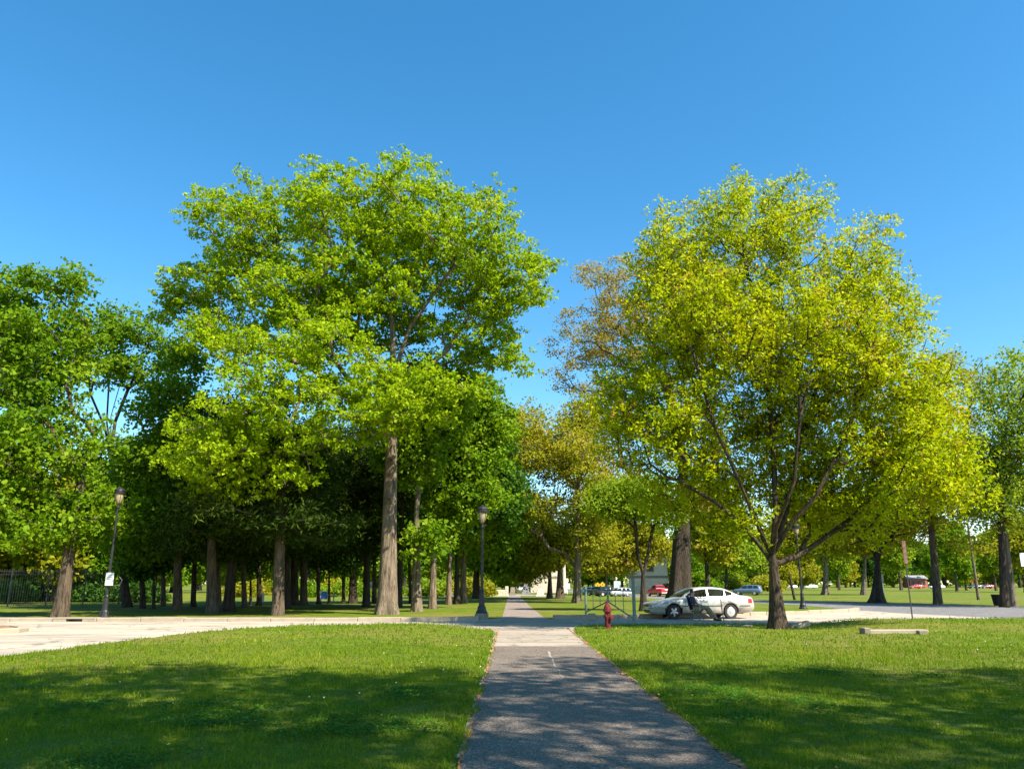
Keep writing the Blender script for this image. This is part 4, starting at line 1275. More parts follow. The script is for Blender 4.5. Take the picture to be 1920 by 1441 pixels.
shade_tree(3.0, -6.0, 20, [(over(-7.0, 10.5, 13), (4.2, 3.0, 2.4)), (over(-3.0, 8.0, 14), (3.2, 2.6, 2.4)), (over(-10.5, 12.5, 14), (3.6, 3.0, 2.2)), (over(-5.5, 14.5, 16), (2.8, 1.6, 1.6)), (over(-1.2, 12.5, 16), (2.6, 2.8, 1.8)), (over(-14, 16, 15), (3.2, 2.4, 1.8)), (over(-0.5, 6, 13), (3, 2.6, 2)), (over(-6.5, 6.5, 13), (4, 2.2, 2)), (over(-1, 3.6, 12), (3, 1.8, 1.6))], 201, 'maple behind the viewer shading the left lawn', 380)
shade_tree(17.0, -4.0, 20, [(over(8, 9.5, 13), (3.8, 3.0, 2.2)), (over(5.0, 13.8, 16), (2.8, 2.2, 1.8)), (over(12, 13, 15), (3.8, 2.4, 2)), (over(3.0, 9.0, 15), (3.0, 3.0, 2)), (over(1.5, 16.0, 17), (1.6, 2.2, 1.2)), (over(10.5, 14.2, 16), (3, 1.4, 1.4)), (over(4, 5.5, 13), (3.2, 2.4, 2)), (over(9, 6.5, 13), (3, 2, 2))], 202, 'maple behind the viewer shading the right lawn', 255)


# ------------------------------------------------------------------ lamp posts
def lamp(base, H, label, lean=0.0, block=False):
    root = empty('lamp_post', base)
    tag(root, label, 'street lamp')
    z0 = 0.0
    if block:
        m = MB(); m.box((0, 0, 0.13), (0.62, 0.62, 0.30)); m.build('footing', M['stone_dark'], root, bevel=0.03); z0 = 0.28
    m = MB(); m.lathe([(0.27, 0), (0.27, 0.06), (0.22, 0.12), (0.19, 0.28), (0.14, 0.36), (0.12, 0.75), (0.095, 0.95), (0.11, 1.0), (0.08, 1.08)], 12, (0, 0, z0)); m.build('base', M['lamp_paint'], root)
    m = MB(); m.lathe([(0.072, 1.0), (0.052, H - z0 - 1.1), (0.09, H - z0 - 1.08), (0.09, H - z0 - 1.02), (0.055, H - z0 - 0.98), (0.06, H - z0 - 0.86)], 12, (0, 0, z0)); m.build('pole', M['lamp_paint'], root)
    zt = H - 0.86
    m = MB(); m.lathe([(0.06, zt), (0.10, zt + 0.04), (0.17, zt + 0.22), (0.205, zt + 0.42), (0.205, zt + 0.50)], 16); gl = m.build('globe', M['lamp_glass'], root, smooth=True)
    m = MB(); m.lathe([(0.27, zt + 0.50), (0.275, zt + 0.56), (0.25, zt + 0.57), (0.245, zt + 0.64), (0.27, zt + 0.65), (0.26, zt + 0.69), (0.19, zt + 0.76), (0.08, zt + 0.81), (0.02, zt + 0.86)], 16); m.build('cap', M['lamp_paint'], root)
    for k in range(4):
        a = math.pi / 4 + k * math.pi / 2
        m = MB()
        m.tube([(math.cos(a) * r_, math.sin(a) * r_, z) for r_, z in ((0.09, zt + 0.0), (0.15, zt + 0.12), (0.21, zt + 0.28), (0.235, zt + 0.5))], 0.011, 4)
        m.build('cage_rib', M['lamp_paint'], root)
    return root


lb = G(195, 1157)
lh = P(224, 912, lb.y)
lp = lamp(lb, lh.z, 'tall lamp post with a white sign plate, at the left by the iron fence')
m = MB(); m.box((0.10, -0.14, P(205, 1085, lb.y).z), (0.40, 0.02, 0.62)); o = m.build('sign_plate', M['white'], lp, bevel=0.008)
m = MB()
zc = P(205, 1085, lb.y).z
rs = random.Random(3)
for k, (wd, zz) in enumerate(((0.24, 0.17), (0.28, 0.09), (0.22, 0.0))):
    x0 = 0.10 - wd / 2
    while x0 < 0.10 + wd / 2:
        l_ = rs.uniform(0.03, 0.07)
        m.box((x0 + l_ / 2, -0.153, zc + zz), (l_, 0.004, 0.035)); x0 += l_ + 0.015
m.build('faded_lettering', M['grey_stone'], lp)
m = MB(); m.tube([(0.28, -0.1, zc - 0.30), (0.62, -0.1, zc - 0.29), (0.72, -0.1, zc - 0.05), (0.55, -0.1, zc + 0.12)], 0.012, 5); m.build('bent_bracket', M['steel'], lp)
lb = G(903, 1161)
lamp(lb, P(903, 946, lb.y).z, 'black lamp post on a stone footing just left of the path', block=True)
lb = G(1506, 1141)
lamp(lb, 5.6, 'black lamp post on the grass strip right of the gold-green tree')


# ------------------------------------------------------------------ hydrant
hb = G(1140, 1180)
hy = empty('fire_hydrant', hb, R(50))
hy.scale = (0.84, 0.84, 1.0)
tag(hy, 'faded maroon fire hydrant in the grass by the path', 'fire hydrant')
m = MB(); m.lathe([(0.17, 0), (0.17, 0.05), (0.125, 0.07), (0.12, 0.5), (0.13, 0.52), (0.13, 0.62)], 16); m.build('barrel', M['maroon'], hy, smooth=False)
m = MB(); m.lathe([(0.19, 0.62), (0.19, 0.67), (0.175, 0.68), (0.165, 0.74), (0.12, 0.84), (0.06, 0.92), (0.035, 0.94), (0.035, 0.99), (0.01, 1.0)], 16); m.build('bonnet', M['maroon'], hy)
rx = Matrix.Rotation(R(90), 3, 'Y')
for s in (1, -1):
    m = MB(); m.lathe([(0.06, 0.10 * s), (0.06, 0.17 * s), (0.075, 0.17 * s), (0.075, 0.215 * s), (0.03, 0.22 * s), (0.03, 0.25 * s)], 10, (0, 0, 0.48), mat=rx); m.build('hose_cap', M['maroon'], hy)
m = MB(); m.lathe([(0.085, 0.10), (0.085, 0.18), (0.10, 0.18), (0.10, 0.225), (0.035, 0.23), (0.035, 0.26)], 12, (0, 0, 0.40), mat=Matrix.Rotation(R(90), 3, 'X')); m.build('pumper_cap', M['maroon'], hy)

# ------------------------------------------------------------------ metal swing gate
ga = G(1099, 1158); gb = G(1190, 1165)
gd = gb - ga; gl_ = gd.length; gang = math.atan2(gd.y, gd.x)
gt = empty('swing_gate', ga, gang)
tag(gt, 'grey-green metal barrier gate standing half open behind the hydrant', 'gate')
HL = P(1099, 1100, ga.y).z; HR = P(1189, 1086, gb.y).z
zr = P(1099, 1105, ga.y).z; zrr = P(1189, 1107, gb.y).z
m = MB(); m.tube([(0, 0, -0.05), (0, 0, HL)], 0.055, 10); m.build('post', M['galv'], gt)
m = MB(); m.tube([(gl_, 0, -0.05), (gl_, 0, HR)], 0.075, 12); m.lathe([(0.085, HR), (0.085, HR + 0.03), (0.02, HR + 0.06)], 10, (gl_, 0, 0)); m.build('post', M['galv'], gt)
m = MB(); m.tube([(0, 0, zr), (gl_, 0, zrr)], 0.035, 8); m.build('top_rail', M['galv'], gt)
def gx(px):      # distance along the gate of a photo column
    best = min((abs(960 + F * (ga + gd * t).x / ((ga + gd * t).y * CT - 0.4) - px), t) for t in [i / 400 for i in range(401)])
    return best[1] * gl_
xm = gx(1141)
zm = P(1141, 1127, (ga + gd * xm / gl_).y).z
m = MB(); m.tube([(xm, 0, zm), (0, 0, 0.28)], 0.03, 6); m.build('brace', M['galv'], gt)
m = MB(); m.tube([(xm, 0, zm), (gl_, 0, 0.10)], 0.03, 6); m.build('brace', M['galv'], gt)
m = MB(); m.tube([(xm, 0, zm - .04), (xm, 0, zr + (zrr - zr) * xm / gl_ + .02)], 0.05, 8); m.build('centre_post', M['galv'], gt)
for px in (1113, 1126, 1155, 1170):
    t = gx(px)
    zt_ = zr + (zrr - zr) * t / gl_
    zb_ = (0.28 + (zm - 0.28) * t / xm) if t < xm else (zm + (0.10 - zm) * (t - xm) / (gl_ - xm))
    m = MB(); m.tube([(t, 0, zb_), (t, 0, zt_)], 0.018, 6); m.build('bar', M['galv'], gt)

# ------------------------------------------------------------------ signs, posts, bin
sb = G(1711, 1160, 0.1)
sg = empty('road_sign', sb)
tag(sg, 'tall thin post with a rusty red sign plate seen nearly edge on', 'sign')
zt = P(1688, 1018, sb.y).z
m = MB(); m.box((0, 0, zt / 2), (0.045, 0.035, zt)); m.build('post', M['trim'], sg)
m = MB(); m.box((0, -0.04, zt - 0.5), (0.20, 0.02, 1.0), Matrix.Rotation(R(15), 3, 'Z')); m.build('sign_plate', M['rust'], sg, bevel=0.008)

sb = G(1659, 1127)
sg = empty('road_sign', sb)
tag(sg, 'slim green metal sign post in front of the broad dark oak', 'sign')
zt = P(1655, 1076, sb.y).z
m = MB(); m.box((0, 0, zt / 2), (0.09, 0.06, zt)); m.build('post', M['galv'], sg)
m = MB(); m.box((0, -0.06, zt - 0.35), (0.22, 0.02, 0.7)); m.build('sign_plate', M['green_car'], sg)

sb = G(1490, 1124)
m = MB(); m.tube([(0, 0, 0), (-0.35, 0, 2.6)], [0.14, 0.10], 8); o = m.build('wooden_post', M['bark_dark']); o.location = sb
tag(o, 'dark leaning wooden post beyond the road, left of the lamp post', 'post')

bb = G(1872, 1136)
bn = empty('litter_bin', bb)
tag(bn, 'black slatted litter bin at the roadside left of the right hand trunks', 'litter bin')
rb0, rb1, hb_ = 0.26, 0.36, 0.82
sl = MB(); sl.box((0, 0, 0), (0.055, 0.012, hb_)); sl0 = None
for k in range(22):
    a = 2 * math.pi * k / 22
    m = MB(); m.tube([(rb0 * math.cos(a), rb0 * math.sin(a), 0.04), (rb1 * math.cos(a), rb1 * math.sin(a), hb_)], 0.022, 4); m.build('slat', M['black'], bn)
m = MB(); m.lathe([(rb1 + 0.03, hb_ - 0.03), (rb1 + 0.05, hb_), (rb1 + 0.03, hb_ + 0.03), (rb1 - 0.02, hb_ + 0.02), (rb1 - 0.03, hb_ - 0.04)], 20); m.build('rim', M['black'], bn)
m = MB(); m.lathe([(rb0 - 0.05, 0.06), (rb1 - 0.06, hb_ - 0.05)], 16); m.build('liner', M['trim'], bn)

# ------------------------------------------------------------------ iron fence on the left
f0 = G(-60, 1137); f1 = G(312, 1134)
fd = f1 - f0; fl_ = fd.length; fa = math.atan2(fd.y, fd.x)
fn = empty('iron_fence', f0, fa)
tag(fn, 'tall black iron picket fence along the left edge of the wood', 'fence')
FH = P(150, 1068, f0.lerp(f1, 0.5).y).z
pk = MB(); pk.box((0, 0, FH / 2), (0.022, 0.022, FH - 0.1)); pk.add([(-.02, -.02, FH - .05), (.02, -.02, FH - .05), (.02, .02, FH - .05), (-.02, .02, FH - .05), (0, 0, FH + .06)], [(0, 1, 4), (1, 2, 4), (2, 3, 4), (3, 0, 4)])
pko = pk.build('picket', M['black'], fn)
npk = int(fl_ / 0.155)
for k in range(npk):
    if k == 0: o = pko
    else:
        o = pko.copy(); C.objects.link(o)
    o.location = (k * 0.155 + 0.07, 0, 0)
for z in (0.18, FH - 0.35, FH - 0.12):
    m = MB(); m.box((fl_ / 2, 0, z), (fl_, 0.035, 0.04)); m.build('rail', M['black'], fn)
for k in range(int(fl_ / 2.45) + 1):
    m = MB(); m.box((k * 2.45, 0, (FH + .1) / 2), (0.09, 0.09, FH + .1)); m.build('post', M['black'], fn)


# ------------------------------------------------------------------ cars
def car(kind, name, loc, rz, paint, label, s=1.0, detail=True, group=None, cat='car'):
    """nose at -x; loc is the middle of the car on the road"""
    root = empty(name, loc, rz)
    root.scale = (s, s, s)
    tag(root, label, cat, group)
    if kind == 'sedan':
        Lc = 5.08; W = 0.925
        st = [(0.0, .60, .33, .60, .64), (0.06, .74, .27, .66, .69), (0.25, .85, .23, .70, .755), (0.6, .90, .22, .76, .82), (1.05, .92, .22, .80, .885), (1.45, W, .22, .84, .95), (2.1, W, .22, .86, .985), (3.0, W, .22, .88, 1.0),
              (3.7, W, .22, .89, 1.02), (4.2, .915, .24, .90, 1.05), (4.75, .88, .28, .90, 1.045), (4.98, .83, .33, .87, 1.0), (5.08, .76, .40, .70, .78)]
        gh = [(1.38, .955), (1.62, 1.12), (1.95, 1.29), (2.2, 1.385), (2.5, 1.435), (2.9, 1.455), (3.3, 1.445), (3.6, 1.405), (3.85, 1.33), (4.1, 1.22), (4.35, 1.09), (4.42, 1.045)]
        wx = (1.02, 3.83); wr = 0.335
        wins = [(1.78, 2.72), (2.82, 3.60), (3.66, 3.98)]
        fg, rg = (1.45, 2.16), (3.78, 4.33)
    elif kind == 'suv':
        Lc = 4.7; W = 0.93
        st = [(0.0, .70, .38, .75, .82), (0.1, .84, .32, .82, .92), (0.5, .90, .30, .90, 1.0), (1.2, W, .30, .95, 1.08), (2.0, W, .30, .98, 1.10), (3.5, W, .30, 1.0, 1.12), (4.5, .90, .32, 1.0, 1.12), (4.7, .84, .40, .9, 1.05)]
        gh = [(1.15, 1.07), (1.5, 1.35), (1.8, 1.58), (2.2, 1.68), (3.0, 1.72), (4.0, 1.70), (4.35, 1.6), (4.6, 1.3), (4.66, 1.1)]
        wx = (0.95, 3.65); wr = 0.37
        wins = [(1.6, 2.45), (2.55, 3.4), (3.5, 4.25)]
        fg, rg = (1.22, 1.82), (4.36, 4.62)
    else:            # pickup
        Lc = 5.4; W = 0.95
        st = [(0.0, .78, .42, .85, .92), (0.1, .88, .36, .95, 1.03), (0.6, .93, .35, 1.0, 1.10), (1.4, W, .35, 1.02, 1.14), (3.2, W, .35, 1.04, 1.15), (3.5, W, .36, 1.04, 1.15), (5.3, W, .42, 1.04, 1.15), (5.4, .93, .5, .95, 1.10)]
        gh = [(1.3, 1.13), (1.7, 1.45), (1.95, 1.66), (2.3, 1.74), (2.9, 1.74), (3.15, 1.66), (3.3, 1.15)]
        wx = (1.0, 4.25); wr = 0.38
        wins = [(1.8, 2.5), (2.6, 3.05)]
        fg, rg = (1.4, 1.93), (3.17, 3.27)
    off = Lc / 2
    half = []
    for (x, w_, zb, zs, zt) in st:
        half.append([(x, 0, zb), (x, w_ * .80, zb), (x, w_ * .965, zb + .06), (x, w_ * .99, (zb + zs) * .5), (x, w_, (zb + zs) * .5 + .10), (x, w_ * .985, zs), (x, w_ * .93, (zs + zt) / 2 + .02), (x, w_ * .80, zt), (x, 0, zt + .03)])
    nv = len(half[0])
    bm = bmesh.new()
    rings = []
    for h in half:
        ring = [bm.verts.new((p[0] - off, p[1], p[2])) for p in h] + [bm.verts.new((p[0] - off, -p[1], p[2])) for p in reversed(h[1:-1])]
        rings.append(ring)
    nr = len(rings[0])
    for a, b in zip(rings[:-1], rings[1:]):
        for k in range(nr):
            bm.faces.new((a[k], a[(k + 1) % nr], b[(k + 1) % nr], b[k]))
    bm.faces.new(rings[0]); bm.faces.new(list(reversed(rings[-1])))
    bmesh.ops.recalc_face_normals(bm, faces=bm.faces)
    for f in bm.faces: f.smooth = True
    me = bpy.data.meshes.new('body'); bm.to_mesh(me); bm.free()
    me.materials.append(paint); me.materials.append(M['trim'])
    body = link('body', me, None, root)
    if detail:
        cuts = []
        for x in wx:
            m = MB()
            m.lathe([(wr * 1.17, -1.2), (wr * 1.17, 1.2)], 28, (x - off, 0, wr), mat=Matrix.Rotation(R(90), 3, 'X'))
            c = m.build('cutter', M['trim'])
            cuts.append(c)
            md = body.modifiers.new('arch', 'BOOLEAN'); md.operation = 'DIFFERENCE'; md.object = c; md.solver = 'EXACT'
            c.parent = root
        bpy.context.view_layer.update()
        dg = bpy.context.evaluated_depsgraph_get()
        me2 = bpy.data.meshes.new_from_object(body.evaluated_get(dg))
        body.modifiers.clear()
        body.data = me2
        for c in cuts: bpy.data.objects.remove(c)
        if len(me2.materials) < 2: me2.materials.append(M['trim'])
        for p in me2.polygons:
            c = p.center
            inside = any(((c.x - (x - off)) ** 2 + (c.z - wr) ** 2) < (wr * 1.19) ** 2 for x in wx)
            p.material_index = 1 if inside else 0
            if inside: p.use_smooth = False
    # wheel wells stay dark: a plain floor pan inside
    m = MB(); m.box((0, 0, 0.42 if kind != 'sedan' else .36), (Lc * .8, W * 1.35, .26)); m.build('floor_pan', M['trim'], root)
    # greenhouse
    gx_ = [p[0] for p in gh]; gz_ = [p[1] for p in gh]
    sx = [p[0] for p in st]; sz_ = [p[4] for p in st]
    def belt(x): return interp(x, sx, sz_)
    wb, wt = W * .86, W * .66
    zmax = max(gz_)
    def gy(x, z):
        b0 = belt(x)
        return wb + (wt - wb) * (z - b0) / (zmax - b0)
    vs, fs = [], []
    for x, z in gh:
        b0 = belt(x) - 0.03
        z = max(z, b0 + .01)
        ze = max(b0 + .005, z - .055)
        vs += [(x - off, gy(x, b0), b0), (x - off, gy(x, ze), ze), (x - off, gy(x, ze) * .86, z - .005), (x - off, 0, z + .012)]
        vs += [(x - off, -gy(x, ze) * .86, z - .005), (x - off, -gy(x, ze), ze), (x - off, -gy(x, b0), b0)]
    for i in range(len(gh) - 1):
        for k in range(6):
            fs.append((i * 7 + k, i * 7 + k + 1, (i + 1) * 7 + k + 1, (i + 1) * 7 + k))
    m = MB(); m.add(vs, fs); m.build('roof', paint, root, smooth=True)
    def top(x): return interp(x, gx_, gz_)
    # side windows
    for (x0, x1) in wins:
        for sd_ in (1, -1):
            v2, f2 = [], []
            N = 10
            for i in range(N + 1):
                x = x0 + (x1 - x0) * i / N
                zb = belt(x) + .03; zt2 = max(zb + .01, top(x) - .085)
                for q in (0, .5, 1):
                    z = zb + (zt2 - zb) * q
                    v2.append((x - off, sd_ * (gy(x, z) + .010), z))
            for i in range(N):
                for q in range(2):
                    a = i * 3 + q
                    f2.append((a, a + 1, a + 4, a + 3))
            m = MB(); m.add(v2, f2); m.build('side_window', M['glass'], root, smooth=True)
    # windscreen and rear screen lie 10 mm proud of the roof shell
    for (x0, x1), nm in ((fg, 'windscreen'), (rg, 'rear_screen')):
        v2, f2 = [], []
        N = 6
        for i in range(N + 1):
            x = x0 + (x1 - x0) * i / N
            z = top(x); ww = gy(x, z - .06) * .90
            for q in (-1, -.5, 0, .5, 1):
                v2.append((x - off, q * ww, z + .022 + .010 * (1 - abs(q)) - (0.02 if abs(q) == 1 else 0)))
        for i in range(N):
            for q in range(4):
                a = i * 5 + q
                f2.append((a, a + 1, a + 6, a + 5))
        m = MB(); m.add(v2, f2); m.build(nm, M['glass'], root, smooth=True)
    # wheels
    for wi, x in enumerate(wx):
        for sd_ in (1, -1):
            wroot = empty('wheel', (x - off, sd_ * (W - .13), wr)); wroot.parent = root
            my = Matrix.Rotation(R(90 * sd_), 3, 'X')
            m = MB(); m.lathe([(wr * .62, -.10), (wr * .93, -.11), (wr, -.08), (wr, .08), (wr * .93, .11), (wr * .62, .10)], 24, mat=my); m.build('tyre', M['rubber'], wroot)
            if detail:
                m = MB(); m.lathe([(wr * .62, -.108), (wr * .60, -.112), (wr * .52, -.09)], 24, mat=my); m.build('rim', M['rubber' if wi == 0 else 'chrome'], wroot)
                m = MB()
                if wi == 0:
                    for k in range(5):
                        a = 2 * math.pi * k / 5 + .3
                        rot = my @ Matrix.Rotation(a, 3, 'Z')
                        for dz in (0,):
                            v_ = [rot @ Vector(p) for p in ((0, -.055, -.118), (wr * .56, -.035, -.114), (wr * .60, 0, -.112), (wr * .56, .035, -.114), (0, .055, -.118), (wr * .2, 0, -.135))]
                            m.add(v_, [(0, 1, 5), (1, 2, 5), (2, 3, 5), (3, 4, 5), (4, 0, 5)])
                else:
                    for k in range(10):
                        a = 2 * math.pi * k / 10
                        rot = my @ Matrix.Rotation(a, 3, 'Z')
                        v_ = [rot @ Vector(p) for p in ((wr * .18, -.03, -.118), (wr * .5, -.045, -.114), (wr * .5, .045, -.114), (wr * .18, .03, -.118))]
                        m.add(v_, [(0, 1, 2, 3)])
                    m.lathe([(wr * .2, -.115), (wr * .18, -.13), (0.01, -.135)], 12, mat=my)
                m.build('hubcap', M['chrome'], wroot)
            else:
                m = MB(); m.lathe([(wr * .6, -.112), (.02, -.12)], 10, mat=my); m.build('hubcap', M['chrome'], wroot)
    # lights, bumpers, trim: laid on the body surface
    fw = interp(.12, sx, [p[1] for p in st]); zf = belt(.15)
    if kind == 'sedan' and detail:
        from mathutils.bvhtree import BVHTree
        bmt = bmesh.new(); bmt.from_mesh(body.data); bvh = BVHTree.FromBMesh(bmt)

        def hit(org, d, lift=.010):
            h = bvh.ray_cast(Vector(org), Vector(d).normalized())
            return None if h[0] is None else h[0] - Vector(d).normalized() * lift

        def patch(nm, rows, mat, sd_, n2=5, lift=.010):
            """rows: list of (origin, direction, zlow, zhigh) columns"""
            v_ = []
            for (o_, d_, z0, z1) in rows:
                for q in range(n2):
                    z = z0 + (z1 - z0) * q / (n2 - 1)
                    p = hit((o_[0] - off, o_[1] * sd_, z), (d_[0], d_[1] * sd_, 0), lift)
                    if p is None: p = v_[-1] if v_ else Vector((o_[0] - off, o_[1] * sd_, z))
                    v_.append(p)
            f_ = []
            for i in range(len(rows) - 1):
                for q in range(n2 - 1):
                    a = i * n2 + q
                    f_.append((a, a + 1, a + n2 + 1, a + n2))
            m = MB(); m.add(v_, f_)
            return m

        def corner(cx, cy, a, front=True):
            a = R(a); sg = -1 if front else 1
            return ((cx + sg * 3 * math.cos(a), cy + 3 * math.sin(a)), (-sg * math.cos(a), -math.sin(a)))

        for sd_ in (1, -1):
            rows = []
            for k, a in enumerate((22, 32, 42, 52, 62, 70)):
                o_, d_ = corner(.75, .25, a)
                rows.append((o_, d_, .53 + .004 * k, .635 + .006 * k))
            patch('h', rows, None, sd_).build('headlight', M['lamp_h'], root)
            rows = []
            for a in (0, 12, 24, 36, 48, 58, 68, 76, 82):
                o_, d_ = corner(.75, .25, a)
                rows.append((o_, d_, .475, .50))
            patch('b', rows, None, sd_, 2, .012).build('bumper_strip', M['trim'], root)
            rows = []
            for a in (18, 30, 42, 54, 64, 72):
                o_, d_ = corner(4.55, .30, a, False)
                rows.append((o_, d_, .72, .92))
            patch('t', rows, None, sd_).build('tail_light', M['red'], root)
            for x0, x1 in ((1.42, 3.42), (4.28, 4.85)):
                rows = [((x0 + (x1 - x0) * i / 8, 2.0), (0, -1), .585, .618) for i in range(9)]
                patch('s', rows, None, sd_, 2, .014).build('side_trim', M['trim'], root)
            for xs0, z1 in ((1.60, .90), (2.70, .93), (3.50, .93)):
                zl = .30 if xs0 < 3 else .70
                rows = [((xs0 - .006, 2.0), (0, -1), zl, z1), ((xs0 + .006, 2.0), (0, -1), zl, z1)]
                patch('d', rows, None, sd_, 8, .006).build('door_seam', M['trim'], root)
            for xs0 in (2.55, 3.36):
                rows = [((xs0 + .16 * i / 3, 2.0), (0, -1), .80, .832) for i in range(4)]
                patch('k', rows, None, sd_, 2, .03).build('door_handle', M['chrome'], root)
            rows = [((1.42 + 2.1 * i / 8, 2.0), (0, -1), .235, .27) for i in range(9)]
            patch('u', rows, None, sd_, 2, .008).build('sill_strip', M['trim'], root)
            m = MB(); m.box((1.72 - off, sd_ * (W + .07), 1.01), (.12, .18, .12)); m.build('mirror', paint, root, bevel=.03)
            m = MB(); m.box((1.72 - off + .065, sd_ * (W + .075), 1.01), (.008, .13, .085)); m.build('mirror_glass', M['chrome'], root)
        rows = [((-3, y), (1, 0), .56, .63) for y in (-.30, -.15, 0, .15, .30)]
        patch('g', rows, None, 1, 3).build('grille', M['trim'], root)
        rows = [((-3, y), (1, 0), .33, .41) for y in (-.45, -.2, 0, .2, .45)]
        patch('i', rows, None, 1, 3).build('air_intake', M['trim'], root)
        bmt.free()
    else:
        for sd_ in (1, -1):
            m = MB(); m.box((-off + .05, sd_ * fw * .78, zf - .16), (.06, .30, .14)); m.build('headlight', M['lamp_h'], root)
            m = MB(); m.box((off - .02, sd_ * .72, .86), (.06, .2, .22)); m.build('tail_light', M['red'], root)
    if kind == 'pickup':
        m = MB(); m.box((3.36 + 1.0 - off, 0, 1.165), (1.9, W * 1.7, .02)); m.build('bed', M['trim'], root)
        m = MB(); m.box((off + .05, 0, .55), (.16, 1.8, .2)); m.build('rear_bumper', M['chrome'], root, bevel=.03)
    m = MB(); m.box((off + (.02 if kind != 'pickup' else .14), 0, .62 if kind != 'suv' else .8), (.02, .32, .15)); m.build('number_plate', M['white'], root)
    return root


M['lamp_h'] = plain('headlight_lens', (0.28, 0.26, 0.24), 0.12, 0.3, 0.2, 12)
# silver sedan, nose to the left and a little towards the viewer
ang = R(9)
ca, sa = math.cos(ang), math.sin(ang)
s_car = 1.0
wb_mid = (1.02 + 3.83) / 2 - 2.54
fwn = G(1264, 1160.5)                       # where the near front wheel stands
side_c = fwn + Vector((ca, sa, 0)) * 1.405
ctr = side_c - Vector((ca, sa, 0)) * wb_mid * s_car + Vector((-sa, ca, 0)) * 0.85
car('sedan', 'parked_car', ctr, ang, M['silver_car'], 'dusty silver four door sedan parked on the concrete road', s=s_car)
def far_car(kind, px, py, rz, paint, label, s=1.0, cat='car', name='parked_car'):
    return car(kind, name, G(px, py), rz, M[paint], label, s, False, None, cat)


far_car('pickup', 1236, 1117.5, R(-75), 'red_car', 'bright red pickup truck seen from behind, left of the thick trunk', .85, 'pickup truck', 'pickup_truck')
far_car('suv', 1255, 1117, R(-80), 'dark_car', 'dark car half hidden between the red pickup and the thick trunk')
far_car('suv', 1120, 1116.5, R(-60), 'green_car', 'dark green off-roader on the far road left of the yellow signs', .74)
far_car('sedan', 1103, 1114, R(-40), 'white_car', 'white car partly hidden left of the dark green off-roader', .8)
far_car('pickup', 1143, 1117.5, R(18), 'dark_car', 'dark grey vehicle behind the middle of the metal gate', .75)
far_car('suv', 1162, 1117.5, R(20), 'grey_car', 'pale silver van with blue windows behind the metal gate', .66)
far_car('suv', 975, 1112, R(-90), 'grey_car', 'small pale vehicle far off at the end of the footpath', .9)
far_car('suv', 1402, 1115.5, R(-28), 'blue_car', 'blue-grey estate car on the park road behind the sedan boot', .85)
far_car('sedan', 1520, 1102.5, R(5), 'white_car', 'white sedan far across the lawn, right of the lamp post')
far_car('sedan', 1482, 1102.5, R(12), 'white_car', 'pale car nose just visible between the tree trunk and the lamp post far off')
far_car('sedan', 1718, 1103, R(0), 'red_car', 'red car far across the lawn right of the tall sign post')
far_car('sedan', 1757, 1103, R(0), 'white_car', 'white car far off behind the leaning oak trunk')
far_car('sedan', 1830, 1103, R(0), 'dark_car', 'black car far off below the small red sign')
far_car('sedan', 1852, 1103, R(0), 'maroon_car', 'maroon car far off with a bright glint on its roof')

# ------------------------------------------------------------------ person in a folding chair
pb = G(1319, 1163)
PS = 1.0
ch = empty('folding_chair', pb, R(-24))
ch.scale = (1.1, 1.15, 1.08)
tag(ch, 'black canvas folding camp chair with steel legs beside the sedan', 'chair')
# local axes: x is forward
def tubeo(nm, pts, r, mat, par, n=6):
    m = MB(); m.tube(pts, r, n); return m.build(nm, mat, par)


for sy in (-.27, .27):
    tubeo('leg', [(-.52, sy, 0.01), (-.05, sy, .42)], .013, M['steel'], ch)
    tubeo('leg', [(-.02, sy, 0.01), (-.48, sy, .42)], .013, M['steel'], ch)
    tubeo('back_post', [(-.46, sy, .36), (-.62, sy, 1.02)], .013, M['steel'], ch)
    tubeo('armrest', [(-.53, sy, .62), (-.08, sy, .60)], .022, M['canvas'], ch)
    tubeo('arm_post', [(-.08, sy, .60), (-.06, sy, .40)], .012, M['steel'], ch)
tubeo('foot_bar', [(-.52, -.27, .02), (-.52, .27, .02)], .012, M['steel'], ch)
tubeo('foot_bar', [(-.02, -.27, .02), (-.02, .27, .02)], .012, M['steel'], ch)
m = MB(); m.add([(-.46, -.27, .385), (-.25, -.25, .35), (-.04, -.27, .40), (-.04, .27, .40), (-.25, .25, .35), (-.46, .27, .385), (-.46, -.27, .375), (-.25, -.25, .34), (-.04, -.27, .39), (-.04, .27, .39), (-.25, .25, .34), (-.46, .27, .375)],
               [(0, 1, 4, 5), (1, 2, 3, 4), (11, 10, 7, 6), (10, 9, 8, 7), (2, 8, 9, 3), (0, 5, 11, 6)]); m.build('seat', M['canvas'], ch)
m = MB(); m.box((-.545, 0, .72), (.02, .54, .62), Matrix.Rotation(R(-13.6), 3, 'Y')); m.build('backrest', M['canvas'], ch)


def skin(name, joints, edges, mat, parent, sub=2, root_i=0):
    me = bpy.data.meshes.new(name)
    me.from_pydata([j[0] for j in joints], edges, [])
    o = bpy.data.objects.new(name, me); C.objects.link(o)
    md = o.modifiers.new('skin', 'SKIN'); md.use_smooth_shade = True
    for i, j in enumerate(joints):
        r = j[1]
        me.skin_vertices[0].data[i].radius = (r, r) if not isinstance(r, tuple) else r
    me.skin_vertices[0].data[root_i].use_root = True
    s2 = o.modifiers.new('sub', 'SUBSURF'); s2.levels = sub; s2.render_levels = sub
    bpy.context.view_layer.update()
    dg = bpy.context.evaluated_depsgraph_get()
    m2 = bpy.data.meshes.new_from_object(o.evaluated_get(dg))
    bpy.data.objects.remove(o)
    m2.name = name
    m2.materials.clear(); m2.materials.append(mat)
    m2.polygons.foreach_set('use_smooth', [True] * len(m2.polygons))
    n = link(name, m2, None, parent)
    return n


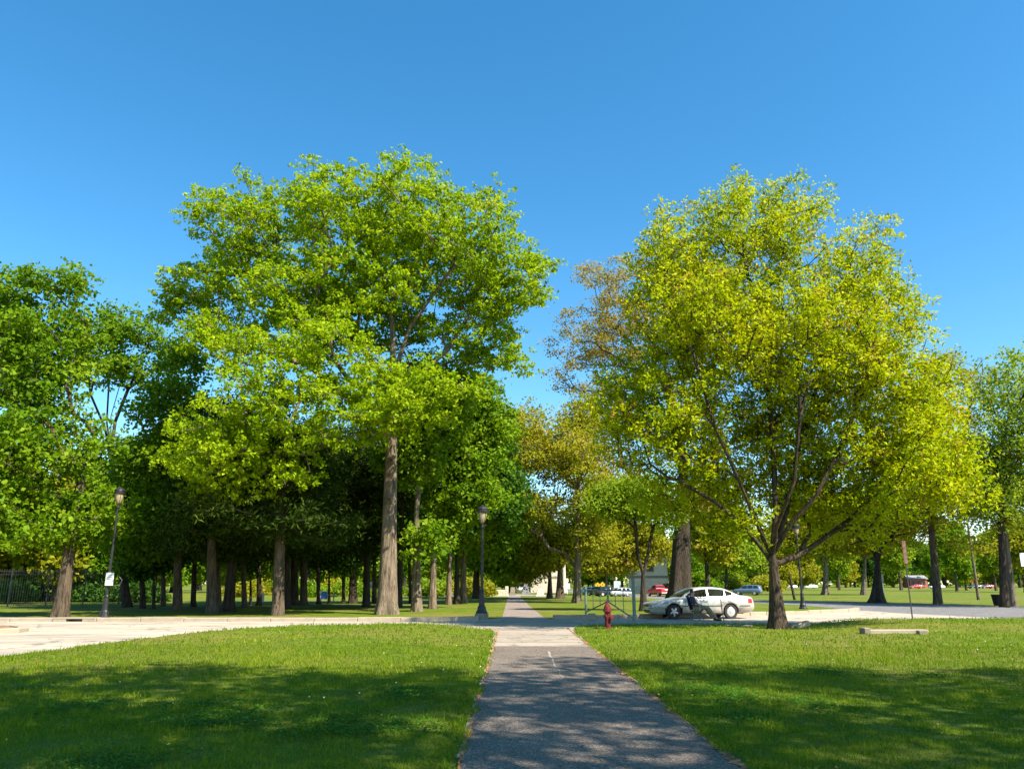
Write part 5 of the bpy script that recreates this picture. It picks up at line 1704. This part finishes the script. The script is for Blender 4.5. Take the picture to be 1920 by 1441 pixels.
pe = empty('person', pb, R(-24))
pe.scale = (1.1, 1.15, 1.08)
tag(pe, 'person in a dark shirt and khaki trousers lounging in the folding chair beside the sedan', 'person')
hip = (-.30, 0, .46)
J = [(hip, .13), ((-.36, 0, .62), .125), ((-.42, 0, .80), .135), ((-.43, 0, .93), .10), ((-.42, 0, 1.00), .055), ((-.385, 0, 1.085), .078), ((-.385, 0, 1.165), .088),
     ((-.42, -.17, .91), .062), ((-.36, -.27, .68), .048), ((-.12, -.20, .62), .038), ((-.05, -.15, .62), .034),
     ((-.42, .17, .91), .062), ((-.36, .27, .68), .048), ((-.12, .20, .62), .038), ((-.05, .15, .62), .034),
     ((-.24, -.10, .46), .095), ((.18, -.13, .56), .072), ((.52, -.14, .14), .048), ((.62, -.14, .07), .04), ((.70, -.14, .06), .032),
     ((-.24, .10, .46), .095), ((.10, .13, .53), .072), ((.34, .14, .12), .048), ((.42, .15, .06), .04), ((.52, .16, .05), .032)]
E = [(0, 1), (1, 2), (2, 3), (3, 4), (4, 5), (5, 6), (3, 7), (7, 8), (8, 9), (9, 10), (3, 11), (11, 12), (12, 13), (13, 14), (0, 15), (15, 16), (16, 17), (17, 18), (18, 19), (0, 20), (20, 21), (21, 22), (22, 23), (23, 24)]
skin('body', J, E, M['skin'], pe)
sj = [(hip, .155), ((-.36, 0, .62), .15), ((-.42, 0, .80), .16), ((-.43, 0, .93), .115), ((-.425, 0, .965), .075), ((-.42, -.17, .91), .08), ((-.37, -.26, .72), .065), ((-.24, -.24, .65), .055), ((-.42, .17, .91), .08), ((-.37, .26, .72), .065), ((-.24, .24, .65), .055)]
skin('shirt', sj, [(0, 1), (1, 2), (2, 3), (3, 4), (3, 5), (5, 6), (6, 7), (3, 8), (8, 9), (9, 10)], M['shirt'], pe)
tj = [((-.30, 0, .45), .165), ((-.22, -.11, .46), .115), ((.18, -.13, .565), .10), ((.40, -.14, .30), .085), ((.535, -.14, .13), .078), ((-.22, .11, .46), .115), ((.10, .13, .535), .10), ((.24, .14, .30), .085), ((.35, .14, .12), .078)]
skin('trousers', tj, [(0, 1), (1, 2), (2, 3), (3, 4), (0, 5), (5, 6), (6, 7), (7, 8)], M['khaki'], pe)
for (x, y) in ((.60, -.14), (.42, .15)):
    skin('shoe', [((x - .06, y, .075), .055), ((x + .05, y, .055), .048), ((x + .17, y, .045), .04)], [(0, 1), (1, 2)], M['shoe'], pe, 1)
skin('hair', [((-.445, 0, 1.08), .055), ((-.43, 0, 1.15), .085), ((-.40, 0, 1.20), .088), ((-.345, 0, 1.215), .06)], [(0, 1), (1, 2), (2, 3)], M['hair'], pe)
m = MB()
m.lathe([(.016, -.01), (.012, .008), (.004, .018)], 6, (-.302, 0, 1.11), mat=Matrix.Rotation(R(95), 3, 'Y')); m.build('nose', M['skin'], pe)
for sy in (-1, 1):
    m = MB(); m.lathe([(.03, -.008), (.026, .008), (.005, .01)], 8, (-.385, sy * .088, 1.105), mat=Matrix.Rotation(R(90), 3, 'X')); m.build('ear', M['skin'], pe)
    m = MB(); m.lathe([(.012, 0), (.008, .008)], 6, (-.302, sy * .035, 1.13), mat=Matrix.Rotation(R(90), 3, 'Y')); m.build('eye', M['hair'], pe)
    for k in range(4):
        y0 = sy * (.15 - .028 + k * .016)
        tubeo('finger', [(-.055, y0, .615), (-.01, y0 - sy * .01, .61), (.02 - abs(k - 1.5) * .006, y0 - sy * .015, .59)], [.011, .010, .008], M['skin'], pe, 5)
    tubeo('thumb', [(-.09, sy * .13, .63), (-.06, sy * .10, .64), (-.03, sy * .095, .635)], [.013, .011, .009], M['skin'], pe, 5)

sb = G(1358, 1168)
m = MB(); m.tube([(0, 0, 0), (-.06, 0, .55), (-.11, 0, 1.30)], [.024, .022, .016], 6); o = m.build('wooden_stake', M['galv']); o.location = sb
tag(o, 'thin upright stake by the feet of the seated person', 'stake')

# ------------------------------------------------------------------ far structures
def stone_gatehouse(loc, rz, sx, label):
    """pale stone block with plinth, cornice, blind window and a column at the corner"""
    r = empty('stone_gatehouse', loc, rz)
    tag(r, label, 'building')
    r.scale = (1, 1, .8)
    W_, D_, H_ = 6.0 * sx, 5.0, 9.0
    m = MB(); m.box((0, 0, .65), (W_ + .5, D_ + .5, 1.3)); m.build('plinth', M['cream_stone'], r, bevel=.05)
    n = max(3, int(W_ / 1.5))
    for row in range(2):
        for k in range(n):
            m = MB(); m.box((-W_ / 2 + (k + .5) * W_ / n, -D_ / 2, 1.3 + .95 * (row + .5)), (W_ / n - .03, .5, .92)); m.build('ashlar_block', M['cream_stone'], r)
    m = MB(); m.box((0, .1, 2.25), (W_ - .02, D_ - .25, 1.88)); m.build('wall', M['cream_stone'], r)
    m = MB(); m.box((0, 0, 3.36), (W_ + .6, D_ + .6, .32)); m.box((0, 0, 3.62), (W_ + .3, D_ + .3, .2)); m.build('cornice', M['stone_dark'], r)
    wx_ = 1.0
    m = MB()
    m.box((-W_ / 4 - wx_ / 4, 0, 5.8), (W_ / 2 - wx_ / 2, D_, 4.16)); m.box((W_ / 4 + wx_ / 4, 0, 5.8), (W_ / 2 - wx_ / 2, D_, 4.16))
    m.box((0, .0, 4.15), (wx_ - .004, D_ - .1, .86)); m.box((0, 0, 7.3), (wx_ - .004, D_ - .1, 1.16))
    m.build('upper_wall', M['cream_stone'], r)
    wf = MB(); wf.box((0, -D_ / 2 - .04, 4.62), (1.5, .3, .14)); wf.box((-.56, -D_ / 2 - .03, 5.65), (.14, .2, 1.9)); wf.box((.56, -D_ / 2 - .03, 5.65), (.14, .2, 1.9)); wf.box((0, -D_ / 2 - .04, 6.68), (1.5, .3, .16))
    w_ = wf.build('window', M['stone_dark'], r)
    m = MB(); m.box((0, -D_ / 2 + .3, 5.65), (.95, .04, 2.0)); m.build('pane', M['recess'], w_)
    m = MB(); m.box((0, 0, 8.05), (W_ + .7, D_ + .7, .34)); m.box((0, 0, 8.5), (W_ + .2, D_ + .2, .6)); m.build('roof_cornice', M['cream_stone'], r)
    m = MB(); m.lathe([(.55, 0), (.55, 1.2), (.42, 1.35), (.34, 1.6), (.30, 6.4), (.42, 6.7), (.45, 6.9)], 14, (W_ / 2 + .9, -D_ / 2 - .2, 0)); m.build('column', M['cream_stone'], r)
    return r


stone_gatehouse((29.5 * (1.0) * 0 + P(1216, 1110, 140).x, 140, 0), 0, 1.0, 'cream stone gatehouse with a dark cornice behind the red pickup')
stone_gatehouse((P(1020, 1110, 150).x, 150, 0), R(4), .85, 'cream stone gatehouse at the far end of the footpath, right side')


def plinth(px, py, w_, h, mat, label, tall=None):
    b = G(px, py)
    r = empty('monument', b)
    tag(r, label, 'monument')
    m = MB(); m.box((0, 0, h * .12), (w_ * 1.3, w_ * 1.1, h * .24)); m.build('base', M[mat], r, bevel=.04)
    m = MB(); m.box((0, 0, h * .62), (w_, w_ * .8, h * .76), taper=.72); m.build('block', M[mat], r, bevel=.04)
    if tall:
        m = MB(); m.lathe([(w_ * .30, h), (w_ * .27, h + .2), (w_ * .22, tall)], 12); m.build('column', M[mat], r)
    return r


plinth(961, 1115, .8, 1.1, 'stone_dark', 'dark tapered stone plinth left of the far vehicle')
plinth(986, 1114, 1.0, 1.5, 'grey_stone', 'grey stone pedestal carrying a tall column beside the far gatehouse', 7.5)
plinth(1013, 1118, 1.0, .95, 'cream_stone', 'small pale stone pedestal at the far edge of the lawn', None)
# low sloping wall left of the far path end
r = empty('stone_wall', G(950, 1118), 0)
tag(r, 'low pale stone wall with a sloping end, left of the far path end', 'wall')
m = MB(); m.box((-2.0, 0, .42), (3.6, .6, .84)); m.build('wall', M['cream_stone'], r, bevel=.05)
m = MB(); m.box((0, 0, .65), (.45, .6, 1.3)); m.build('pier', M['cream_stone'], r, bevel=.04)
m = MB(); m.box((-4.1, 0, .75), (.9, .8, 1.5)); m.box((-4.1, 0, 1.56), (1.1, 1.0, .14)); m.build('pier', M['cream_stone'], r, bevel=.04)
m = MB(); m.box((-7.2, 0.2, .3), (5.0, .5, .6)); m.build('wall', M['grey_stone'], r, bevel=.04)

# brick house far off on the right
r = empty('brick_house', (P(1717, 1100, 345).x, 345, 0))
tag(r, 'small red brick house far off behind the red car', 'house')
m = MB(); m.box((0, 0, 1.8), (7.5, 6, 3.6)); m.build('wall', M['brick'], r)
m = MB(); m.add([(-4.2, -3.4, 3.6), (4.2, -3.4, 3.6), (4.2, 3.4, 3.6), (-4.2, 3.4, 3.6), (-4.2, 0, 5.2), (4.2, 0, 5.2)], [(0, 1, 5, 4), (2, 3, 4, 5), (0, 4, 3), (1, 2, 5), (0, 3, 2, 1)]); m.build('roof', M['grey_stone'], r)
for x in (-2.3, 0, 2.3):
    m = MB(); m.box((x, -3.02, 2.0), (1.1, .08, 1.5)); m.build('window', M['recess'], r)


def pole_sign(px, py, top_py, w_, h_, mat, label, post='white', shape='box', pw=.12, cat='sign', pos=0.0):
    b = G(px, py)
    r = empty('road_sign', b)
    tag(r, label, cat)
    zt = P(px, top_py, b.y).z
    m = MB(); m.box((0, 0, zt / 2), (pw, pw, zt)); m.build('post', M[post], r)
    m = MB()
    if shape == 'box': m.box((pos, -.1, zt - h_ / 2), (w_, .04, h_))
    elif shape == 'diamond': m.box((pos, -.1, zt - h_ / 2), (w_ * .72, .04, w_ * .72), Matrix.Rotation(R(45), 3, 'Y'))
    else: m.lathe([(w_ / 2, -.02), (w_ / 2, .02)], 8, (pos, -.1, zt - h_ / 2), mat=Matrix.Rotation(R(90), 3, 'X') @ Matrix.Rotation(R(22.5), 3, 'Z'))
    pl = m.build('sign_plate', M[mat], r)
    return r, zt


for px, lbl, sym in ((1121, 'left one of the two yellow diamond warning signs behind the gate', 0), (1130, 'right one of the two yellow diamond warning signs behind the gate', 1)):
    r, zt = pole_sign(px, 1112, 1091 - sym, .95, .95, 'yellow', lbl, 'galv', 'diamond', .08)
    m = MB()
    m.box((0, -.125, zt - .5), (.08, .01, .32)); m.box((-.06 + .12 * sym, -.126, zt - .4), (.2, .01, .08), Matrix.Rotation(R(35), 3, 'Y'))
    m.build('symbol', M['black'], r)
r, zt = pole_sign(1156, 1112, 1089, 1.1, 1.1, 'white', 'white road sign with a pale blue field behind the gate', 'white', 'box', .14, pos=.15)
m = MB(); m.box((.28, -.125, zt - .5), (.6, .012, .7)); m.build('panel', M['blue_pale'] if 'blue_pale' in M else plain('pale_blue', (.42, .60, .85), .4, 0, .04, 6), r)
m = MB(); m.lathe([(.05, zt), (.2, zt + .2), (.22, zt + .5), (.05, zt + .7)], 10); m.build('finial', M['cream_stone'], r)
r, zt = pole_sign(1177, 1112, 1090, .18, .3, 'white', 'slim pale post with a white head left of the forked tree', 'galv', 'box', .14, cat='post')
pole_sign(1064, 1113, 1093, .9, .9, 'white', 'small white and blue sign right of the thick far trunk', 'white', 'box', .1)
pole_sign(599, 1132, 1108, .5, .62, 'blue', 'white post with a small blue panel seen between the dark trunks', 'white', 'box', .2, pos=.38)
r, zt = pole_sign(697, 1128, 1100, .0, .0, 'white', 'white globe lamp on a thin post glimpsed left of the oak trunk', 'white', 'box', .09, cat='street lamp')
m = MB(); m.lathe([(.08, zt), (.28, zt + .1), (.32, zt + .25), (.2, zt + .42), (.03, zt + .48)], 12); m.build('globe', M['white'], r, smooth=True)
pole_sign(492, 1128, 1112, .01, .01, 'white', 'short pale post at the left end of the wood clearing', 'cream_stone', 'box', .22, cat='post')
r, zt = pole_sign(1823, 1103, 1086, 1.4, 1.4, 'red', 'small red octagonal sign far off above the black car', 'galv', 'oct', .1)
# plate fixed high at the right edge, on a pole just outside the picture
b = G(1932, 1140)
r = empty('road_sign', b)
tag(r, 'narrow white sign plate at the very right edge of the view', 'sign')
zt = P(1919, 1036, b.y).z
m = MB(); m.box((.25, 0, zt / 2), (.07, .07, zt)); m.build('post', M['galv'], r)
m = MB(); m.box((.02, -.06, zt - .45), (.42, .02, .9)); m.build('sign_plate', M['white'], r)

# picnic table in the clearing
b = G(613, 1127)
r = empty('picnic_table', b, R(10))
tag(r, 'dark picnic table right of the post with the blue panel', 'table')
m = MB(); m.box((0, 0, .75), (1.8, .75, .06)); m.build('table_top', M['trim'], r)
for s in (-1, 1):
    m = MB(); m.box((0, s * .7, .45), (1.8, .26, .05)); m.build('bench_seat', M['trim'], r)
    m = MB(); m.tube([(s * .6, -.6, 0), (s * .6, 0, .75), (s * .6, .6, 0)], .05, 5); m.box((s * .6, 0, .42), (.07, 1.5, .08)); m.build('leg_frame', M['cream_stone'], r)

# fallen leaves and grit lying on the path and the grass
g = np.random.default_rng(55)
n = 1500
y = g.uniform(5.5, 30, n)
on = g.random(n) < .35
x = np.where(on, g.uniform(-.42, 2.0, n), g.uniform(-1, 1, n) * (y * .68))
edge = g.random(n) < .35
x = np.where(edge, np.where(g.random(n) < .5, -.47, 2.03) + g.normal(0, .10, n), x)
z = np.where((x > -.5) & (x < 2.06), .022 + .004, np.where(x < 0, hL(x, y), hR(x, y)) + .045)
c = np.stack([x, y, z], -1)
nr = np.stack([g.normal(0, .3, n), g.normal(0, .3, n), np.ones(n)], -1); nr /= np.linalg.norm(nr, axis=1, keepdims=True)
a = np.cross(nr, g.normal(0, 1, (n, 3))); a /= np.linalg.norm(a, axis=1, keepdims=True)
b = np.cross(nr, a); q = g.uniform(.008, .024, n)[:, None]
v = np.stack([c - a * q, c + b * q * .6, c + a * q, c - b * q * .6], 1).reshape(-1, 3)
M['dead_leaf'] = leaf_mat('dead_leaf', [(0.0, (0.12, 0.07, 0.03)), (0.5, (0.28, 0.17, 0.07)), (1.0, (0.45, 0.33, 0.15))], (0.3, 0.18, 0.06), 0.15)
tag(link('fallen_leaves', mesh_np('fallen_leaves', v, np.arange(len(v)).reshape(-1, 4), False, {'tint': g.random(n)}), M['dead_leaf']), 'small brown fallen leaves scattered along the path edges and lawn', 'leaves', None, 'stuff')

# ------------------------------------------------------------------ flowers in the lawn
def flower_mesh(head, seed):
    m = MB()
    m.tube([(0, 0, 0), (.01, 0, .05), (.015, .0, .11)], .003, 4, 0)
    if head == 'y':
        for k in range(10):
            a = 6.283 * k / 10
            m.add([(.015, 0, .112), (.015 + .026 * math.cos(a - .2), .026 * math.sin(a - .2), .118), (.015 + .03 * math.cos(a), .03 * math.sin(a), .116), (.015 + .026 * math.cos(a + .2), .026 * math.sin(a + .2), .118)], [(0, 1, 2, 3)], 1)
        m.lathe([(.012, .112), (.01, .125), (.002, .13)], 6, (.015, 0, 0), 1)
    else:
        m.lathe([(.004, .105), (.018, .112), (.026, .13), (.018, .148), (.004, .155)], 8, (.015, 0, 0), 1)
    return m


fy = flower_mesh('y', 1).build('dandelion', [M['stem'], M['dand_yellow']])
fw_ = flower_mesh('w', 2).build('dandelion', [M['stem'], M['dand_white']])
fr = random.Random(31)
ypos = [(12, 1409), (315, 1422), (857, 1218), (1100 + 60, 1195)] + [(fr.uniform(1090, 1420), fr.uniform(1178, 1200)) for _ in range(14)]
wpos = [(162, 1294), (222, 1288), (325, 1328), (578, 1318), (608, 1322), (672, 1310), (790, 1249), (886, 1232)] + [(fr.uniform(1500, 1900), fr.uniform(1178, 1225)) for _ in range(16)] + [(fr.uniform(700, 920), fr.uniform(1185, 1300)) for _ in range(5)]
for src, ps, lab, grp in ((fy, ypos, 'yellow dandelion in bloom in the mown grass', 'yellow dandelions'), (fw_, wpos, 'white dandelion seed head in the mown grass', 'dandelion seed heads')):
    for i, (px, py) in enumerate(ps):
        o = src if i == 0 else src.copy()
        if i: C.objects.link(o)
        q = G(px, py)
        z = float(hL(q.x, q.y) if q.x < 0 else hR(q.x, q.y))
        o.location = (q.x, q.y, z); o.rotation_euler = (fr.uniform(-.3, .3), fr.uniform(-.3, .3), fr.uniform(0, 6))
        s = fr.uniform(.3, .55) if grp.startswith('dandelion') else fr.uniform(.5, .8); o.scale = (s, s, s)
        tag(o, lab, 'flower', grp)


# individual labels for the small groups, by their order across the view
ORD = ['leftmost', 'second from left', 'third from left', 'fourth from left', 'fifth from left', 'sixth from left', 'seventh from left', 'eighth from left', 'ninth from left', 'tenth from left', 'eleventh from left', 'twelfth from left']
for grp, txt in (('trees scattered beyond the asphalt road', 'of the trees scattered far out on the lawn beyond the road'), ('trees behind the iron fence', 'of the shady trees behind the black iron fence'), ('shrubs at the iron fence', 'of the leafy shrubs at the foot of the iron fence')):
    l = sorted([o for o in S.objects if o.parent is None and o.get('group') == grp], key=lambda o: o.location.x / o.location.y)
    for i, o in enumerate(l[:12]): o['label'] = ORD[i] + ' ' + txt
